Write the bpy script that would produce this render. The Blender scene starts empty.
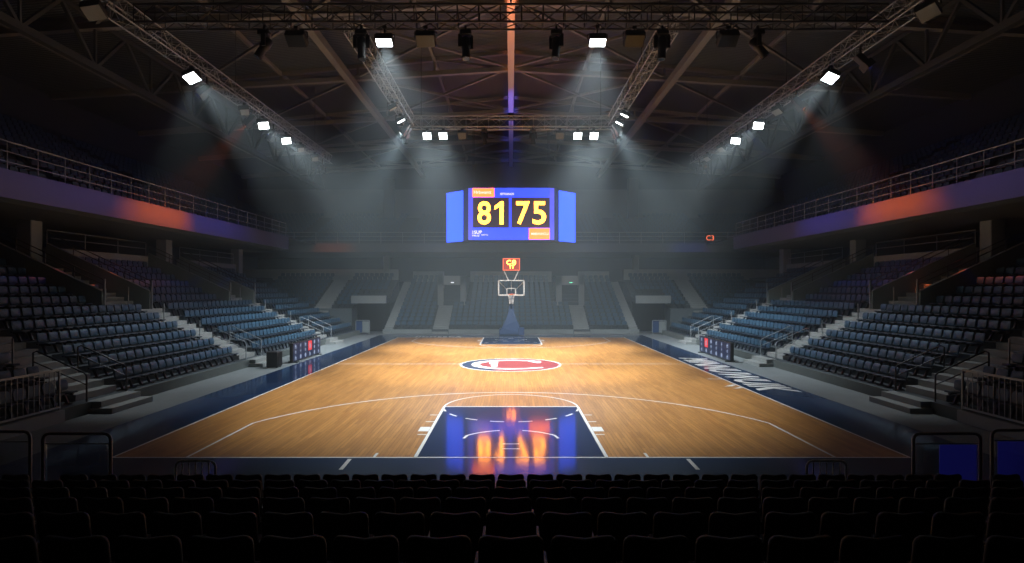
import bpy, math, random
from mathutils import Vector, Matrix
random.seed(7)
R = math.radians
SC = bpy.context.scene
COL = SC.collection
F = 578.0            # focal length in pixels (1024 wide frame)
CZ = 3.2             # eye height
ORD = ['zeroth', 'first', 'second', 'third', 'fourth', 'fifth', 'sixth', 'seventh', 'eighth', 'ninth', 'tenth', 'eleventh', 'twelfth',
       'thirteenth', 'fourteenth', 'fifteenth', 'sixteenth', 'seventeenth', 'eighteenth', 'nineteenth', 'twentieth', 'twenty-first',
       'twenty-second', 'twenty-third', 'twenty-fourth', 'twenty-fifth', 'twenty-sixth', 'twenty-seventh', 'twenty-eighth']

# ------------------------------------------------------------------ materials
def mat(name, col, rough=0.5, metal=0.0, coat=0.0, coat_rough=0.1, emit=None, estr=1.0, spec=0.5, noise=0.0, nscale=3.0, bump=0.0):
    m = bpy.data.materials.new(name); m.use_nodes = True
    nt = m.node_tree; b = nt.nodes['Principled BSDF']
    b.inputs['Base Color'].default_value = (*col, 1)
    b.inputs['Roughness'].default_value = rough
    b.inputs['Metallic'].default_value = metal
    b.inputs['Coat Weight'].default_value = coat
    b.inputs['Coat Roughness'].default_value = coat_rough
    b.inputs['Specular IOR Level'].default_value = spec
    if emit:
        b.inputs['Emission Color'].default_value = (*emit, 1)
        b.inputs['Emission Strength'].default_value = estr
    if noise > 0 or bump > 0:
        tc = nt.nodes.new('ShaderNodeTexCoord')
        n = nt.nodes.new('ShaderNodeTexNoise'); n.inputs['Scale'].default_value = nscale; n.inputs['Detail'].default_value = 6
        nt.links.new(tc.outputs['Object'], n.inputs['Vector'])
        if noise > 0:
            mx = nt.nodes.new('ShaderNodeMix'); mx.data_type = 'RGBA'
            mx.inputs[6].default_value = (*[c * (1 - noise) for c in col], 1)
            mx.inputs[7].default_value = (*[min(1, c * (1 + noise)) for c in col], 1)
            nt.links.new(n.outputs['Fac'], mx.inputs[0]); nt.links.new(mx.outputs[2], b.inputs['Base Color'])
        if bump > 0:
            bp = nt.nodes.new('ShaderNodeBump'); bp.inputs['Strength'].default_value = bump; bp.inputs['Distance'].default_value = 0.02
            nt.links.new(n.outputs['Fac'], bp.inputs['Height']); nt.links.new(bp.outputs['Normal'], b.inputs['Normal'])
    return m

def emis(name, col, s):
    return mat(name, (0.01, 0.01, 0.01), 0.4, emit=col, estr=s)

def wood_mat():
    m = bpy.data.materials.new('maple_floor'); m.use_nodes = True
    nt = m.node_tree; b = nt.nodes['Principled BSDF']
    tc = nt.nodes.new('ShaderNodeTexCoord'); sp = nt.nodes.new('ShaderNodeSeparateXYZ'); cb = nt.nodes.new('ShaderNodeCombineXYZ')
    nt.links.new(tc.outputs['Object'], sp.inputs[0])
    nt.links.new(sp.outputs['Y'], cb.inputs['X']); nt.links.new(sp.outputs['X'], cb.inputs['Y'])
    br = nt.nodes.new('ShaderNodeTexBrick')
    br.inputs['Scale'].default_value = 1.0; br.inputs['Brick Width'].default_value = 1.3; br.inputs['Row Height'].default_value = 0.085
    br.inputs['Mortar Size'].default_value = 0.003; br.inputs['Mortar Smooth'].default_value = 0.3; br.offset = 0.37
    br.inputs['Color1'].default_value = (0.56, 0.262, 0.066, 1); br.inputs['Color2'].default_value = (0.41, 0.178, 0.042, 1)
    br.inputs['Mortar'].default_value = (0.12, 0.05, 0.015, 1)
    nt.links.new(cb.outputs[0], br.inputs['Vector'])
    mp = nt.nodes.new('ShaderNodeMapping'); mp.inputs['Scale'].default_value = (0.9, 22, 1)
    nt.links.new(cb.outputs[0], mp.inputs['Vector'])
    n = nt.nodes.new('ShaderNodeTexNoise'); n.inputs['Scale'].default_value = 1.0; n.inputs['Detail'].default_value = 5
    nt.links.new(mp.outputs[0], n.inputs['Vector'])
    rp = nt.nodes.new('ShaderNodeMapRange'); rp.inputs['To Min'].default_value = 0.66; rp.inputs['To Max'].default_value = 1.3
    nt.links.new(n.outputs['Fac'], rp.inputs['Value'])
    mx = nt.nodes.new('ShaderNodeMix'); mx.data_type = 'RGBA'; mx.blend_type = 'MULTIPLY'; mx.inputs[0].default_value = 1.0
    nt.links.new(br.outputs['Color'], mx.inputs[6]); nt.links.new(rp.outputs[0], mx.inputs[7])
    nt.links.new(mx.outputs[2], b.inputs['Base Color'])
    b.inputs['Roughness'].default_value = 0.38; b.inputs['Coat Weight'].default_value = 0.48; b.inputs['Coat Roughness'].default_value = 0.12
    b.inputs['Specular IOR Level'].default_value = 0.2
    return m

def roof_mat():
    m = bpy.data.materials.new('corrugated_roof'); m.use_nodes = True
    nt = m.node_tree; b = nt.nodes['Principled BSDF']
    b.inputs['Base Color'].default_value = (0.058, 0.074, 0.088, 1); b.inputs['Roughness'].default_value = 0.6
    tc = nt.nodes.new('ShaderNodeTexCoord')
    w = nt.nodes.new('ShaderNodeTexWave'); w.bands_direction = 'Y'; w.inputs['Scale'].default_value = 1.6
    nt.links.new(tc.outputs['Object'], w.inputs['Vector'])
    bp = nt.nodes.new('ShaderNodeBump'); bp.inputs['Strength'].default_value = 0.6; bp.inputs['Distance'].default_value = 0.06
    nt.links.new(w.outputs['Fac'], bp.inputs['Height']); nt.links.new(bp.outputs['Normal'], b.inputs['Normal'])
    return m

def glass_mat(name, tint=(0.9, 0.95, 1.0), refl=0.12):
    m = bpy.data.materials.new(name); m.use_nodes = True
    nt = m.node_tree; nt.nodes.clear()
    o = nt.nodes.new('ShaderNodeOutputMaterial'); t = nt.nodes.new('ShaderNodeBsdfTransparent'); g = nt.nodes.new('ShaderNodeBsdfGlossy')
    mx = nt.nodes.new('ShaderNodeMixShader'); t.inputs[0].default_value = (*tint, 1); g.inputs['Roughness'].default_value = 0.05
    fr = nt.nodes.new('ShaderNodeFresnel'); fr.inputs[0].default_value = 1.45
    nt.links.new(fr.outputs[0], mx.inputs[0]); nt.links.new(t.outputs[0], mx.inputs[1]); nt.links.new(g.outputs[0], mx.inputs[2])
    nt.links.new(mx.outputs[0], o.inputs['Surface'])
    return m

M = {}
M['wood'] = wood_mat()
M['navy'] = mat('navy_court_paint', (0.005, 0.022, 0.072), 0.35, coat=0.8, coat_rough=0.08, spec=0.05)
M['line'] = mat('white_court_paint', (0.84, 0.83, 0.80), 0.4, coat=0.3)
M['red'] = mat('red_court_paint', (0.23, 0.030, 0.030), 0.4, coat=0.3)
M['logo_navy'] = mat('logo_navy_paint', (0.012, 0.036, 0.07), 0.4, coat=0.3)
M['concrete'] = mat('grey_concrete', (0.165, 0.185, 0.19), 0.75, noise=0.18, nscale=1.5, bump=0.1)
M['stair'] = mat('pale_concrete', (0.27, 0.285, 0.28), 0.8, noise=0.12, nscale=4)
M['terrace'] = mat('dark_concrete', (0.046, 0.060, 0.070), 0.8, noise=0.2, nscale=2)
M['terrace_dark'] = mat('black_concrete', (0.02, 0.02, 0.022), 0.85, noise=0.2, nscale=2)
M['kerb'] = mat('green_grey_concrete', (0.085, 0.10, 0.095), 0.75, noise=0.15)
M['parapet'] = mat('grey_green_plaster', (0.17, 0.215, 0.205), 0.8, noise=0.1)
M['pale'] = mat('pale_plaster', (0.24, 0.265, 0.27), 0.8, noise=0.08, nscale=2)
M['wall'] = mat('dark_plaster', (0.036, 0.050, 0.060), 0.9, noise=0.15, nscale=0.7)
M['wall_mid'] = mat('grey_plaster', (0.105, 0.13, 0.145), 0.9, noise=0.12, nscale=0.7)
M['fascia'] = mat('grey_fascia', (0.085, 0.095, 0.155), 0.5, noise=0.05)
M['soffit'] = mat('soffit_plaster', (0.07, 0.088, 0.09), 0.8, noise=0.1)
M['steel'] = mat('tan_painted_steel', (0.20, 0.21, 0.21), 0.55)
M['steel_dk'] = mat('dark_steel_with_shade', (0.045, 0.056, 0.062), 0.6)
M['ridge'] = mat('pale_painted_steel', (0.60, 0.58, 0.56), 0.55)
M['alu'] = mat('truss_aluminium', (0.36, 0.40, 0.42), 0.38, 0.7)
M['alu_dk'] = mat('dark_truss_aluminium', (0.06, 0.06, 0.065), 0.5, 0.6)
M['black'] = mat('black_metal', (0.012, 0.012, 0.013), 0.5)
M['black_soft'] = mat('black_fabric', (0.008, 0.008, 0.009), 0.8, spec=0.2)
M['rail'] = mat('grey_rail_metal', (0.26, 0.29, 0.31), 0.4, 0.2)
M['rail_dk'] = mat('dark_rail_metal', (0.07, 0.07, 0.075), 0.4, 0.5)
M['bronze'] = mat('bronze_rail_metal', (0.26, 0.23, 0.23), 0.35, 0.4)
M['seat_dark'] = mat('dark_plastic_with_shade', (0.010, 0.020, 0.036), 0.5)  # pan colour darkened as painted shade between rows; far legs share it
M['reflect_blue'] = emis('blue_glass_reflection', (0.03, 0.03, 0.36), 0.11)  # emission stands in for a blue reflection in the barrier glass
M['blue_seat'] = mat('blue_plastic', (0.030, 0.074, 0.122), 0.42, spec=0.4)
M['seat_leg'] = mat('seat_bracket_metal', (0.02, 0.022, 0.025), 0.5)
M['dark_seat'] = mat('black_seat_plastic', (0.008, 0.008, 0.009), 0.55, spec=0.35)
M['roof'] = roof_mat()
M['glass'] = glass_mat('clear_glass')
M['lens_off'] = mat('pale_unlit_lens', (0.30, 0.34, 0.36), 0.25)
M['lens_on'] = emis('lit_lens', (0.93, 0.98, 1.0), 14.0)
M['lens_black'] = mat('dark_lens', (0.02, 0.022, 0.025), 0.1)
M['screen_blue'] = emis('blue_screen', (0.020, 0.050, 1.0), 2.4)
M['screen_blue_side'] = emis('blue_side_screen', (0.022, 0.080, 1.0), 2.8)
M['screen_black'] = emis('black_screen', (0.030, 0.008, 0.022), 1.0)
M['screen_yellow'] = emis('yellow_screen', (1.0, 0.29, 0.016), 17.0)
M['screen_orange'] = emis('orange_screen', (1.0, 0.10, 0.016), 5.5)
M['screen_white'] = emis('white_screen', (0.95, 0.85, 0.7), 1.5)
M['screen_violet'] = emis('violet_screen', (0.10, 0.10, 0.9), 1.2)
M['clock_red'] = emis('red_shot_clock', (1.0, 0.07, 0.015), 0.5)
M['clock_amber'] = emis('amber_shot_clock', (1.0, 0.24, 0.02), 24.0)
M['clock_frame'] = emis('orange_lit_frame', (1.0, 0.16, 0.06), 1.5)
M['board_white'] = emis('board_white_glyph', (0.40, 0.50, 0.72), 0.8)
M['board_red'] = emis('board_red_tile', (0.85, 0.04, 0.04), 1.1)
M['board_navy'] = emis('board_navy_screen', (0.004, 0.014, 0.055), 1.0)
M['navy_pad'] = mat('navy_vinyl_pad', (0.022, 0.060, 0.17), 0.4)
M['white_metal'] = mat('white_painted_metal', (0.75, 0.74, 0.72), 0.4)
M['net'] = mat('white_net_cord', (0.75, 0.72, 0.70), 0.7)
M['rim'] = mat('orange_rim', (0.75, 0.16, 0.06), 0.4)
M['exit'] = emis('green_exit_light', (0.2, 1.0, 0.6), 1.4)
M['exit_white'] = emis('white_exit_light', (0.9, 0.95, 1.0), 1.6)

# ------------------------------------------------------------------ mesh builder
class MB:
    def __init__(s): s.v = []; s.f = []; s.mi = []; s.cur = 0; s.sm = []
    def add(s, vs, fs, smooth=False):
        b = len(s.v); s.v += [tuple(v) for v in vs]
        for f in fs: s.f.append([i + b for i in f]); s.mi.append(s.cur); s.sm.append(smooth)
    def box(s, x0, x1, y0, y1, z0, z1):
        s.add([(x0,y0,z0),(x1,y0,z0),(x1,y1,z0),(x0,y1,z0),(x0,y0,z1),(x1,y0,z1),(x1,y1,z1),(x0,y1,z1)],
              [(3,2,1,0),(4,5,6,7),(0,1,5,4),(1,2,6,5),(2,3,7,6),(3,0,4,7)])
    def bbox(s, x0, x1, y0, y1, z0, z1, b, mtx=None):
        """box with chamfered edges"""
        X=(x0,x1);Y=(y0,y1);Z=(z0,z1); vs=[];idx={}
        for i in (0,1):
            for j in (0,1):
                for k in (0,1):
                    sx,sy,sz=(1-2*i)*b,(1-2*j)*b,(1-2*k)*b
                    for a,(dx,dy,dz) in enumerate(((0,sy,sz),(sx,0,sz),(sx,sy,0))):
                        idx[(i,j,k,a)]=len(vs); vs.append(Vector((X[i]+dx,Y[j]+dy,Z[k]+dz)))
        g=lambda i,j,k,a: idx[(i,j,k,a)]
        fs=[]
        for i in (0,1):
            fs.append((g(i,0,0,0),g(i,1,0,0),g(i,1,1,0),g(i,0,1,0)) if i else (g(i,0,0,0),g(i,0,1,0),g(i,1,1,0),g(i,1,0,0)))
        for j in (0,1):
            fs.append((g(0,j,0,1),g(0,j,1,1),g(1,j,1,1),g(1,j,0,1)) if j else (g(0,j,0,1),g(1,j,0,1),g(1,j,1,1),g(0,j,1,1)))
        for k in (0,1):
            fs.append((g(0,0,k,2),g(1,0,k,2),g(1,1,k,2),g(0,1,k,2)) if k else (g(0,0,k,2),g(0,1,k,2),g(1,1,k,2),g(1,0,k,2)))
        for j in (0,1):
            for k in (0,1): fs.append((g(0,j,k,1),g(1,j,k,1),g(1,j,k,2),g(0,j,k,2)))
        for i in (0,1):
            for k in (0,1): fs.append((g(i,0,k,0),g(i,1,k,0),g(i,1,k,2),g(i,0,k,2)))
        for i in (0,1):
            for j in (0,1): fs.append((g(i,j,0,0),g(i,j,1,0),g(i,j,1,1),g(i,j,0,1)))
        for i in (0,1):
            for j in (0,1):
                for k in (0,1): fs.append((g(i,j,k,0),g(i,j,k,1),g(i,j,k,2)))
        if mtx: vs=[mtx@v for v in vs]
        s.add(vs,fs)
    def bar(s, p, q, w, h=None, up=(0,0,1)):
        p=Vector(p); q=Vector(q); h=h or w; d=(q-p)
        if d.length<1e-6: return
        d.normalize(); u=Vector(up)
        if abs(d.dot(u))>0.99: u=Vector((1,0,0))
        a=d.cross(u).normalized(); c=a.cross(d).normalized()
        a=a*(w/2); c=c*(h/2)
        s.add([p-a-c,p+a-c,p+a+c,p-a+c,q-a-c,q+a-c,q+a+c,q-a+c],[(0,1,2,3),(7,6,5,4),(0,4,5,1),(1,5,6,2),(2,6,7,3),(3,7,4,0)])
    def tube(s, p, q, r, n=8):
        p=Vector(p); q=Vector(q); d=(q-p)
        if d.length<1e-6: return
        d.normalize(); u=Vector((0,0,1)) if abs(d.z)<0.95 else Vector((1,0,0))
        a=d.cross(u).normalized(); c=a.cross(d).normalized(); vs=[]
        for e in (p,q):
            for i in range(n):
                t=2*math.pi*i/n; vs.append(e+a*(r*math.cos(t))+c*(r*math.sin(t)))
        fs=[(i,(i+1)%n,n+(i+1)%n,n+i) for i in range(n)]
        s.add(vs,fs,True); s.add(vs,[tuple(range(n))[::-1],tuple(range(n,2*n))])
    def path(s, pts, r, n=8):
        pts=[Vector(p) for p in pts]; rings=[]; u=None
        for i,p in enumerate(pts):
            d=(pts[min(i+1,len(pts)-1)]-pts[max(i-1,0)]).normalized()
            if u is None:
                u=Vector((0,0,1)) if abs(d.z)<0.9 else Vector((0,1,0))
            u=(u-d*u.dot(d)).normalized(); a=d.cross(u)
            rings.append([p+a*(r*math.cos(2*math.pi*k/n))+u*(r*math.sin(2*math.pi*k/n)) for k in range(n)])
        vs=[v for g in rings for v in g]
        fs=[(i*n+k,i*n+(k+1)%n,(i+1)*n+(k+1)%n,(i+1)*n+k) for i in range(len(pts)-1) for k in range(n)]
        s.add(vs,fs,True)
        s.add(rings[0],[tuple(range(n))[::-1]]); s.add(rings[-1],[tuple(range(n))])
    def prism(s, prof, axis, a0, a1):
        """profile list of (u,z); axis 'y' -> u is x, extruded y a0..a1; axis 'x' -> u is y"""
        n=len(prof)
        mk=(lambda u,z,a:(u,a,z)) if axis=='y' else (lambda u,z,a:(a,u,z))
        vs=[mk(u,z,a0) for u,z in prof]+[mk(u,z,a1) for u,z in prof]
        s.add(vs,[(i,(i+1)%n,n+(i+1)%n,n+i) for i in range(n)]+[tuple(range(n))[::-1],tuple(range(n,2*n))])
    def poly(s, pts, z):
        s.add([(x,y,z) for x,y in pts],[tuple(range(len(pts)))])
    def strip(s, pts, w, z, closed=False):
        """flat ribbon of width w along pts (x,y) at height z"""
        n=len(pts); P=[Vector((x,y,0)) for x,y in pts]; vs=[]
        for i in range(n):
            if closed: d=P[(i+1)%n]-P[i-1]
            else: d=P[min(i+1,n-1)]-P[max(i-1,0)]
            d.normalize(); nn=Vector((-d.y,d.x,0))*(w/2)
            vs+= [(P[i].x-nn.x,P[i].y-nn.y,z),(P[i].x+nn.x,P[i].y+nn.y,z)]
        m=n if closed else n-1
        s.add(vs,[(2*i,2*((i+1)%n),2*((i+1)%n)+1,2*i+1) for i in range(m)])
    def panel(s, w, h, r, t, bend=0.0, seg=3, mtx=None, topdip=0.0, taper=0.0):
        """upright rounded panel in local x (width) / z (height 0..h), thickness along y, bent forward at the sides"""
        out=[]
        for cx,cz,a0 in ((w/2-r,h-r,0),(-w/2+r,h-r,90),(-w/2+r,r,180),(w/2-r,r,270)):
            for k in range(seg+1):
                a=R(a0+90*k/seg); out.append((cx+r*math.cos(a),cz+r*math.sin(a)))
            if a0==0 and topdip: out.append((0,h-topdip))
        n=len(out); vs=[]
        for yy,ins in ((-t/2,0.012),(-t/4,0.0),(t/4,0.0),(t/2,0.012)):
            for x,z in out:
                kx=1-ins/(w/2); kz=1-ins/(h/2)
                x2=x*kx; z2=h/2+(z-h/2)*kz
                x2*=1-taper*(1-z2/h)
                vs.append((x2,yy+bend*(x2*2/w)**2,z2))
        fs=[]
        for L in range(3):
            fs+=[(L*n+i,L*n+(i+1)%n,(L+1)*n+(i+1)%n,(L+1)*n+i) for i in range(n)]
        vs+=[(0,-t/2,h/2),(0,t/2,h/2)]; c0=4*n; c1=4*n+1
        fs+=[(c0,(i+1)%n,i) for i in range(n)]+[(c1,3*n+i,3*n+(i+1)%n) for i in range(n)]
        if mtx: vs=[mtx@Vector(v) for v in vs]
        s.add(vs,fs,True)
    def build(s, name, m, parent=None, loc=None):
        me=bpy.data.meshes.new(name); me.from_pydata(s.v,[],s.f)
        ms=m if isinstance(m,(list,tuple)) else [m]
        for x in ms: me.materials.append(x)
        me.polygons.foreach_set('material_index',s.mi); me.polygons.foreach_set('use_smooth',s.sm)
        me.update()
        o=bpy.data.objects.new(name,me); COL.objects.link(o)
        if parent: o.parent=parent
        if loc: o.location=loc
        return o

def tag(o, label, cat, group=None, kind=None):
    o['label']=label; o['category']=cat
    if group: o['group']=group
    if kind: o['kind']=kind
    return o
def thing(name, label, cat, loc, group=None):
    o=bpy.data.objects.new(name,None); COL.objects.link(o); o.location=loc; o.empty_display_size=0.2
    return tag(o,label,cat,group)
def struct(o, label=None):
    o['kind']='structure'
    if label: o['label']=label
    return o
def copy_tree(o, parent=None):
    c=o.copy(); COL.objects.link(c)
    if parent: c.parent=parent
    for ch in o.children: copy_tree(ch,c)
    return c
def text_mesh(s, size, bold=0.0, shear=0.0, sx=1.0, space=1.0, ext=0.0):
    """vertices/faces of a line of text, centred, in the local xy plane"""
    cu=bpy.data.curves.new('txt','FONT'); cu.body=s; cu.size=size; cu.offset=bold; cu.shear=shear; cu.align_x='CENTER'; cu.align_y='CENTER'
    cu.space_character=space; cu.resolution_u=4; cu.extrude=ext
    ob=bpy.data.objects.new('txt',cu); COL.objects.link(ob)
    dg=bpy.context.evaluated_depsgraph_get(); me=bpy.data.meshes.new_from_object(ob.evaluated_get(dg))
    vs=[(v.co.x*sx,v.co.y,v.co.z) for v in me.vertices]; fs=[tuple(p.vertices) for p in me.polygons]
    bpy.data.objects.remove(ob); bpy.data.curves.remove(cu); bpy.data.meshes.remove(me)
    return vs,fs

# ------------------------------------------------------------------ key dimensions
Y0, Y1 = 11.04, 38.95           # near / far baseline
YC = (Y0+Y1)/2
HW = 7.62                       # half court width
SX0 = 11.0; ROW_RUN = 0.75; ROW_RISE = 0.35; KERB = 0.28; NROW = 12
AISLES = [(15.1, 16.7), (24.2, 25.7), (34.2, 35.7)]
VOMS = [(22.05, 24.95), (31.95, 35.0)]
STAND_Y0, STAND_Y1 = 4.0, 42.0

# ------------------------------------------------------------------ floor and court
b=MB(); b.box(-28,28,-6,60,-0.3,-0.012); struct(b.build('floor',M['concrete']),'grey concrete arena floor around the court')
court=MB(); court.box(-HW,HW,Y0,Y1,-0.01,0.0)
court=struct(court.build('floor_court',M['wood']),'glossy maple basketball court')
b=MB(); AX=9.3; AY0,AY1=8.9,40.9
for x0,x1,y0,y1 in ((-AX,-HW,AY0,AY1),(HW,AX,AY0,AY1),(-HW,HW,AY0,Y0),(-HW,HW,Y1,AY1)): b.box(x0,x1,y0,y1,-0.012,-0.001)
b.build('apron',M['navy'],court)['label']='navy painted border around the court'
for yb,sg in ((Y0,1),(Y1,-1)):
    b=MB(); e=yb+sg*4.81; b.box(-1.83,1.83,min(yb,e),max(yb,e),0.0005,0.0015)
    b.build('key_paint',M['navy'],court)['label']='navy painted key'
b=MB(); zl=0.003; lw=0.055
def seg(x0,y0,x1,y1,w=lw): b.strip([(x0,y0),(x1,y1)],w,zl)
seg(-HW,Y0,HW,Y0); seg(-HW,Y1,HW,Y1); seg(-HW,Y0,-HW,Y1); seg(HW,Y0,HW,Y1); seg(-HW,YC,HW,YC,0.05)
for yb,sg in ((Y0,1),(Y1,-1)):
    yf=yb+sg*4.81
    for s in (-1,1):
        seg(s*1.83,yb,s*1.83,yf,0.07); seg(s*6.2,yb,s*6.2,yb+sg*2.86)
        for dy,w,l in ((1.75,0.06,0.20),(2.25,0.42,0.24),(3.0,0.06,0.2),(3.75,0.06,0.2)):
            seg(s*1.87,yb+sg*dy,s*(1.87+l),yb+sg*dy,w)
        seg(s*2.62,yb+sg*0.02,s*2.62,yb+sg*0.30)
    seg(-1.83,yf,1.83,yf,0.07)
    yc=yb+sg*0.31; a=math.acos(6.2/6.7)
    b.strip([(6.7*math.cos(t),yc+sg*6.7*math.sin(t)) for t in [a+(math.pi-2*a)*k/48 for k in range(49)]],lw,zl)
    b.strip([(1.83*math.cos(t),yf+sg*1.83*math.sin(t)) for t in [math.pi*k/32 for k in range(33)]],lw,zl)
    for k in range(8):                      # dashed half circle inside the key
        t0=R(8+k*21.8); t1=t0+R(11)
        b.strip([(1.83*math.cos(t),yf-sg*1.83*math.sin(t)) for t in [t0+(t1-t0)*j/5 for j in range(6)]],lw,zl)
    for s in (-1,1):                        # restricted arc, two halves
        pts=[(s*1.22*math.cos(t),yb+sg*(0.92+1.22*math.sin(t))) for t in [R(38)+R(40)*j/12 for j in range(13)]]
        b.strip([(s*1.02,yb+sg*1.42)]+pts,0.06,zl)
    seg(-0.17,yb+sg*0.60,0.17,yb+sg*0.60,0.05); seg(-0.17,yb+sg*0.97,0.17,yb+sg*0.97,0.05)
for x,s in ((-3.05,-1),(3.35,1)): b.strip([(x,Y0-0.1),(x-0.02*s,Y0-0.75)],0.075,zl)
seg(HW,20.8,HW-0.55,20.8)
b.build('court_line',M['line'],court)['label']='white painted court lines'
# centre logo: ringed disc with navy crescent and a white block letter
lx,ly=-0.02,24.85; RR=2.17
def arc(cx,cy,r,a0,a1,n=40,ky=1.0): return [(cx+r*math.cos(R(a0+(a1-a0)*k/n)),cy+ky*r*math.sin(R(a0+(a1-a0)*k/n))) for k in range(n+1)]
b=MB(); b.poly(arc(lx,ly,RR,0,360,72)[:-1],0.0040)
logo=b.build('centre_logo',M['line'],court); logo['label']='round red and white team emblem at mid court'
b=MB(); b.poly(arc(lx,ly,RR-0.08,0,360,72)[:-1],0.0050); b.build('emblem_disc',M['red'],logo)
b=MB(); r2=RR-0.08
b.add([(x,y,0.006) for x,y in arc(lx,ly,r2,112,248,40)+arc(lx+0.36,ly,r2*0.90,245,115,40)],[tuple(range(82))]); b.build('emblem_crescent',M['logo_navy'],logo)
b=MB(); z=0.007                    # white letter C with serifs, stretched across the disc
out=arc(lx+0.02,ly,1.70,58,302,48,0.92); inn=arc(lx+0.10,ly,1.42,302,58,48,0.92)
n=len(out)
b.add([(x,y,z) for x,y in out]+[(x,y,z) for x,y in inn[::-1]],[(i,i+1,n+i+1,n+i) for i in range(n-1)])
b.poly([(lx+0.85,ly+1.33),(lx+1.36,ly+1.10),(lx+1.34,ly+0.50),(lx+1.15,ly+0.42),(lx+0.80,ly+1.0)],z)
b.poly([(lx+0.85,ly-1.33),(lx+0.80,ly-1.05),(lx+1.30,ly-0.95),(lx+1.38,ly-1.12)],z)
b.poly([(lx-0.92,ly+0.72),(lx-0.55,ly+0.78),(lx-0.55,ly-0.75),(lx-0.78,ly-0.75),(lx-0.84,ly-0.3),(lx-0.80,ly+0.05),(lx-0.92,ly+0.2)],z)
b.build('emblem_letter',M['line'],logo)
# lettering on the aprons
vs,fs=text_mesh('MINNUWUIK',1.75,0.05,0.35,1.0)
w=max(v[0] for v in vs)-min(v[0] for v in vs); k=9.2/w
b=MB(); b.add([(8.44+v[1]*0.95,22.9-v[0]*k,0.003) for v in vs],fs)
b.build('apron_lettering',M['line'],court)['label']='white slanted lettering on the right-hand border'
vs,fs=text_mesh('JIMMEBCA',0.75,0.02,0,1.25,1.2)
w=max(v[0] for v in vs)-min(v[0] for v in vs); k=3.2/w
b=MB(); b.add([(-4.95+v[0]*k,39.45+v[1],0.003) for v in vs],fs)
b.build('apron_lettering',M['line'],court)['label']='small white lettering on the far border'
b=MB(); b.poly([(7.05,19.15),(7.5,19.55),(7.6,19.5),(7.35,19.2)],0.004); b.poly([(7.2,18.75),(7.55,19.05),(7.62,18.95),(7.4,18.8)],0.004)
b.build('apron_flourish',M['line'],court)['label']='small white paint mark crossing the right sideline'

# ------------------------------------------------------------------ seats
def seat_meshes():
    """blue tip-up seat: faces local +y, origin on the tread under the seat"""
    root=thing('stadium_seat','x','seat',(0,0,-50))
    b=MB(); b.panel(0.355,0.27,0.07,0.05,bend=0.035,seg=3,mtx=Matrix.Translation((0,-0.13,0.335))@Matrix.Rotation(R(10),4,'X'),taper=0.06); b.build('backrest',M['blue_seat'],root)
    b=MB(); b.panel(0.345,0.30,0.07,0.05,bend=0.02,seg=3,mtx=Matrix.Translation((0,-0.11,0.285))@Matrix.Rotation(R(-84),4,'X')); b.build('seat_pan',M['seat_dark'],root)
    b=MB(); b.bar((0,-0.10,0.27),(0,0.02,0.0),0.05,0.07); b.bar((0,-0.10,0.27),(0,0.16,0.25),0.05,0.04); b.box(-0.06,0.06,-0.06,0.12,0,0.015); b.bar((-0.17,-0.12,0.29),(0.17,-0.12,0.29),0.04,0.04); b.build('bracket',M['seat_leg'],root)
    return root
def simple_seat(mb, x, y, z, fx, fy):
    """far seat in the shared mesh; (fx,fy) is the way it faces"""
    f=Vector((fx,fy,0)); s=Vector((-fy,fx,0)); o=Vector((x,y,z))
    def P(a,c,h): return o+s*a+f*c+Vector((0,0,h))
    mb.cur=0
    w=0.175
    a=[P(-w*.92,-.13,.34),P(w*.92,-.13,.34),P(w*.92,-.17,.34),P(-w*.92,-.17,.34)]
    m=[P(-w,-.15,.52),P(w,-.15,.52),P(w,-.20,.52),P(-w,-.20,.52)]
    t=[P(-w*.72,-.165,.60),P(w*.72,-.165,.60),P(w*.72,-.205,.60),P(-w*.72,-.205,.60)]
    mb.add(a+m+t,[(0,1,5,4),(1,2,6,5),(2,3,7,6),(3,0,4,7),(4,5,9,8),(5,6,10,9),(6,7,11,10),(7,4,8,11),(8,9,10,11)])
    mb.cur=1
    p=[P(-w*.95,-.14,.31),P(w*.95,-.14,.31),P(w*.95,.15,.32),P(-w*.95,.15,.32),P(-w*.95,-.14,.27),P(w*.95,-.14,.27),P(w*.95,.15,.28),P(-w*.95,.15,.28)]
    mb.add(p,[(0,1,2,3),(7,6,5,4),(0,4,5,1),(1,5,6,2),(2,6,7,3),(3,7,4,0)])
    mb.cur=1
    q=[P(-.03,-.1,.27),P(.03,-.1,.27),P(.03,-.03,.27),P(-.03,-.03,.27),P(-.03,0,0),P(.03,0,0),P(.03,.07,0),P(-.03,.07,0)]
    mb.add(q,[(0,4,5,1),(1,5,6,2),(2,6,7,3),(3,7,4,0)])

def proj(x,y,z): return 511+F*x/y, 290-F*(z-CZ)/y

seats=[]   # (x,y,z,fx,fy,info)
PITCH=0.42
side_blocks=[]
prev=STAND_Y0+0.3
for a0,a1 in AISLES+[(STAND_Y1-0.15,99)]:
    side_blocks.append((prev,a0)); prev=a1
for sd,sname in ((-1,'left'),(1,'right')):
    for r in range(NROW):
        z=KERB+ROW_RISE*r; x=sd*(SX0+ROW_RUN*r+0.40)
        for bi,(y0,y1) in enumerate(side_blocks):
            lo,hi=y0,y1
            if r>=6:
                if bi==1: hi=VOMS[0][0]-0.1
                if bi==2: lo,hi=VOMS[0][1]+0.2,VOMS[1][0]-0.1
                if bi==3: lo=VOMS[1][1]+0.2
            n=int((hi-lo-0.06)/PITCH)
            for k in range(n):
                if bi==0: y=hi-0.05-PITCH*(k+0.5)
                else: y=lo+0.05+PITCH*(k+0.5)
                seats.append((x,y,z,-sd,0,('side',sname,r,bi,k)))
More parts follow.
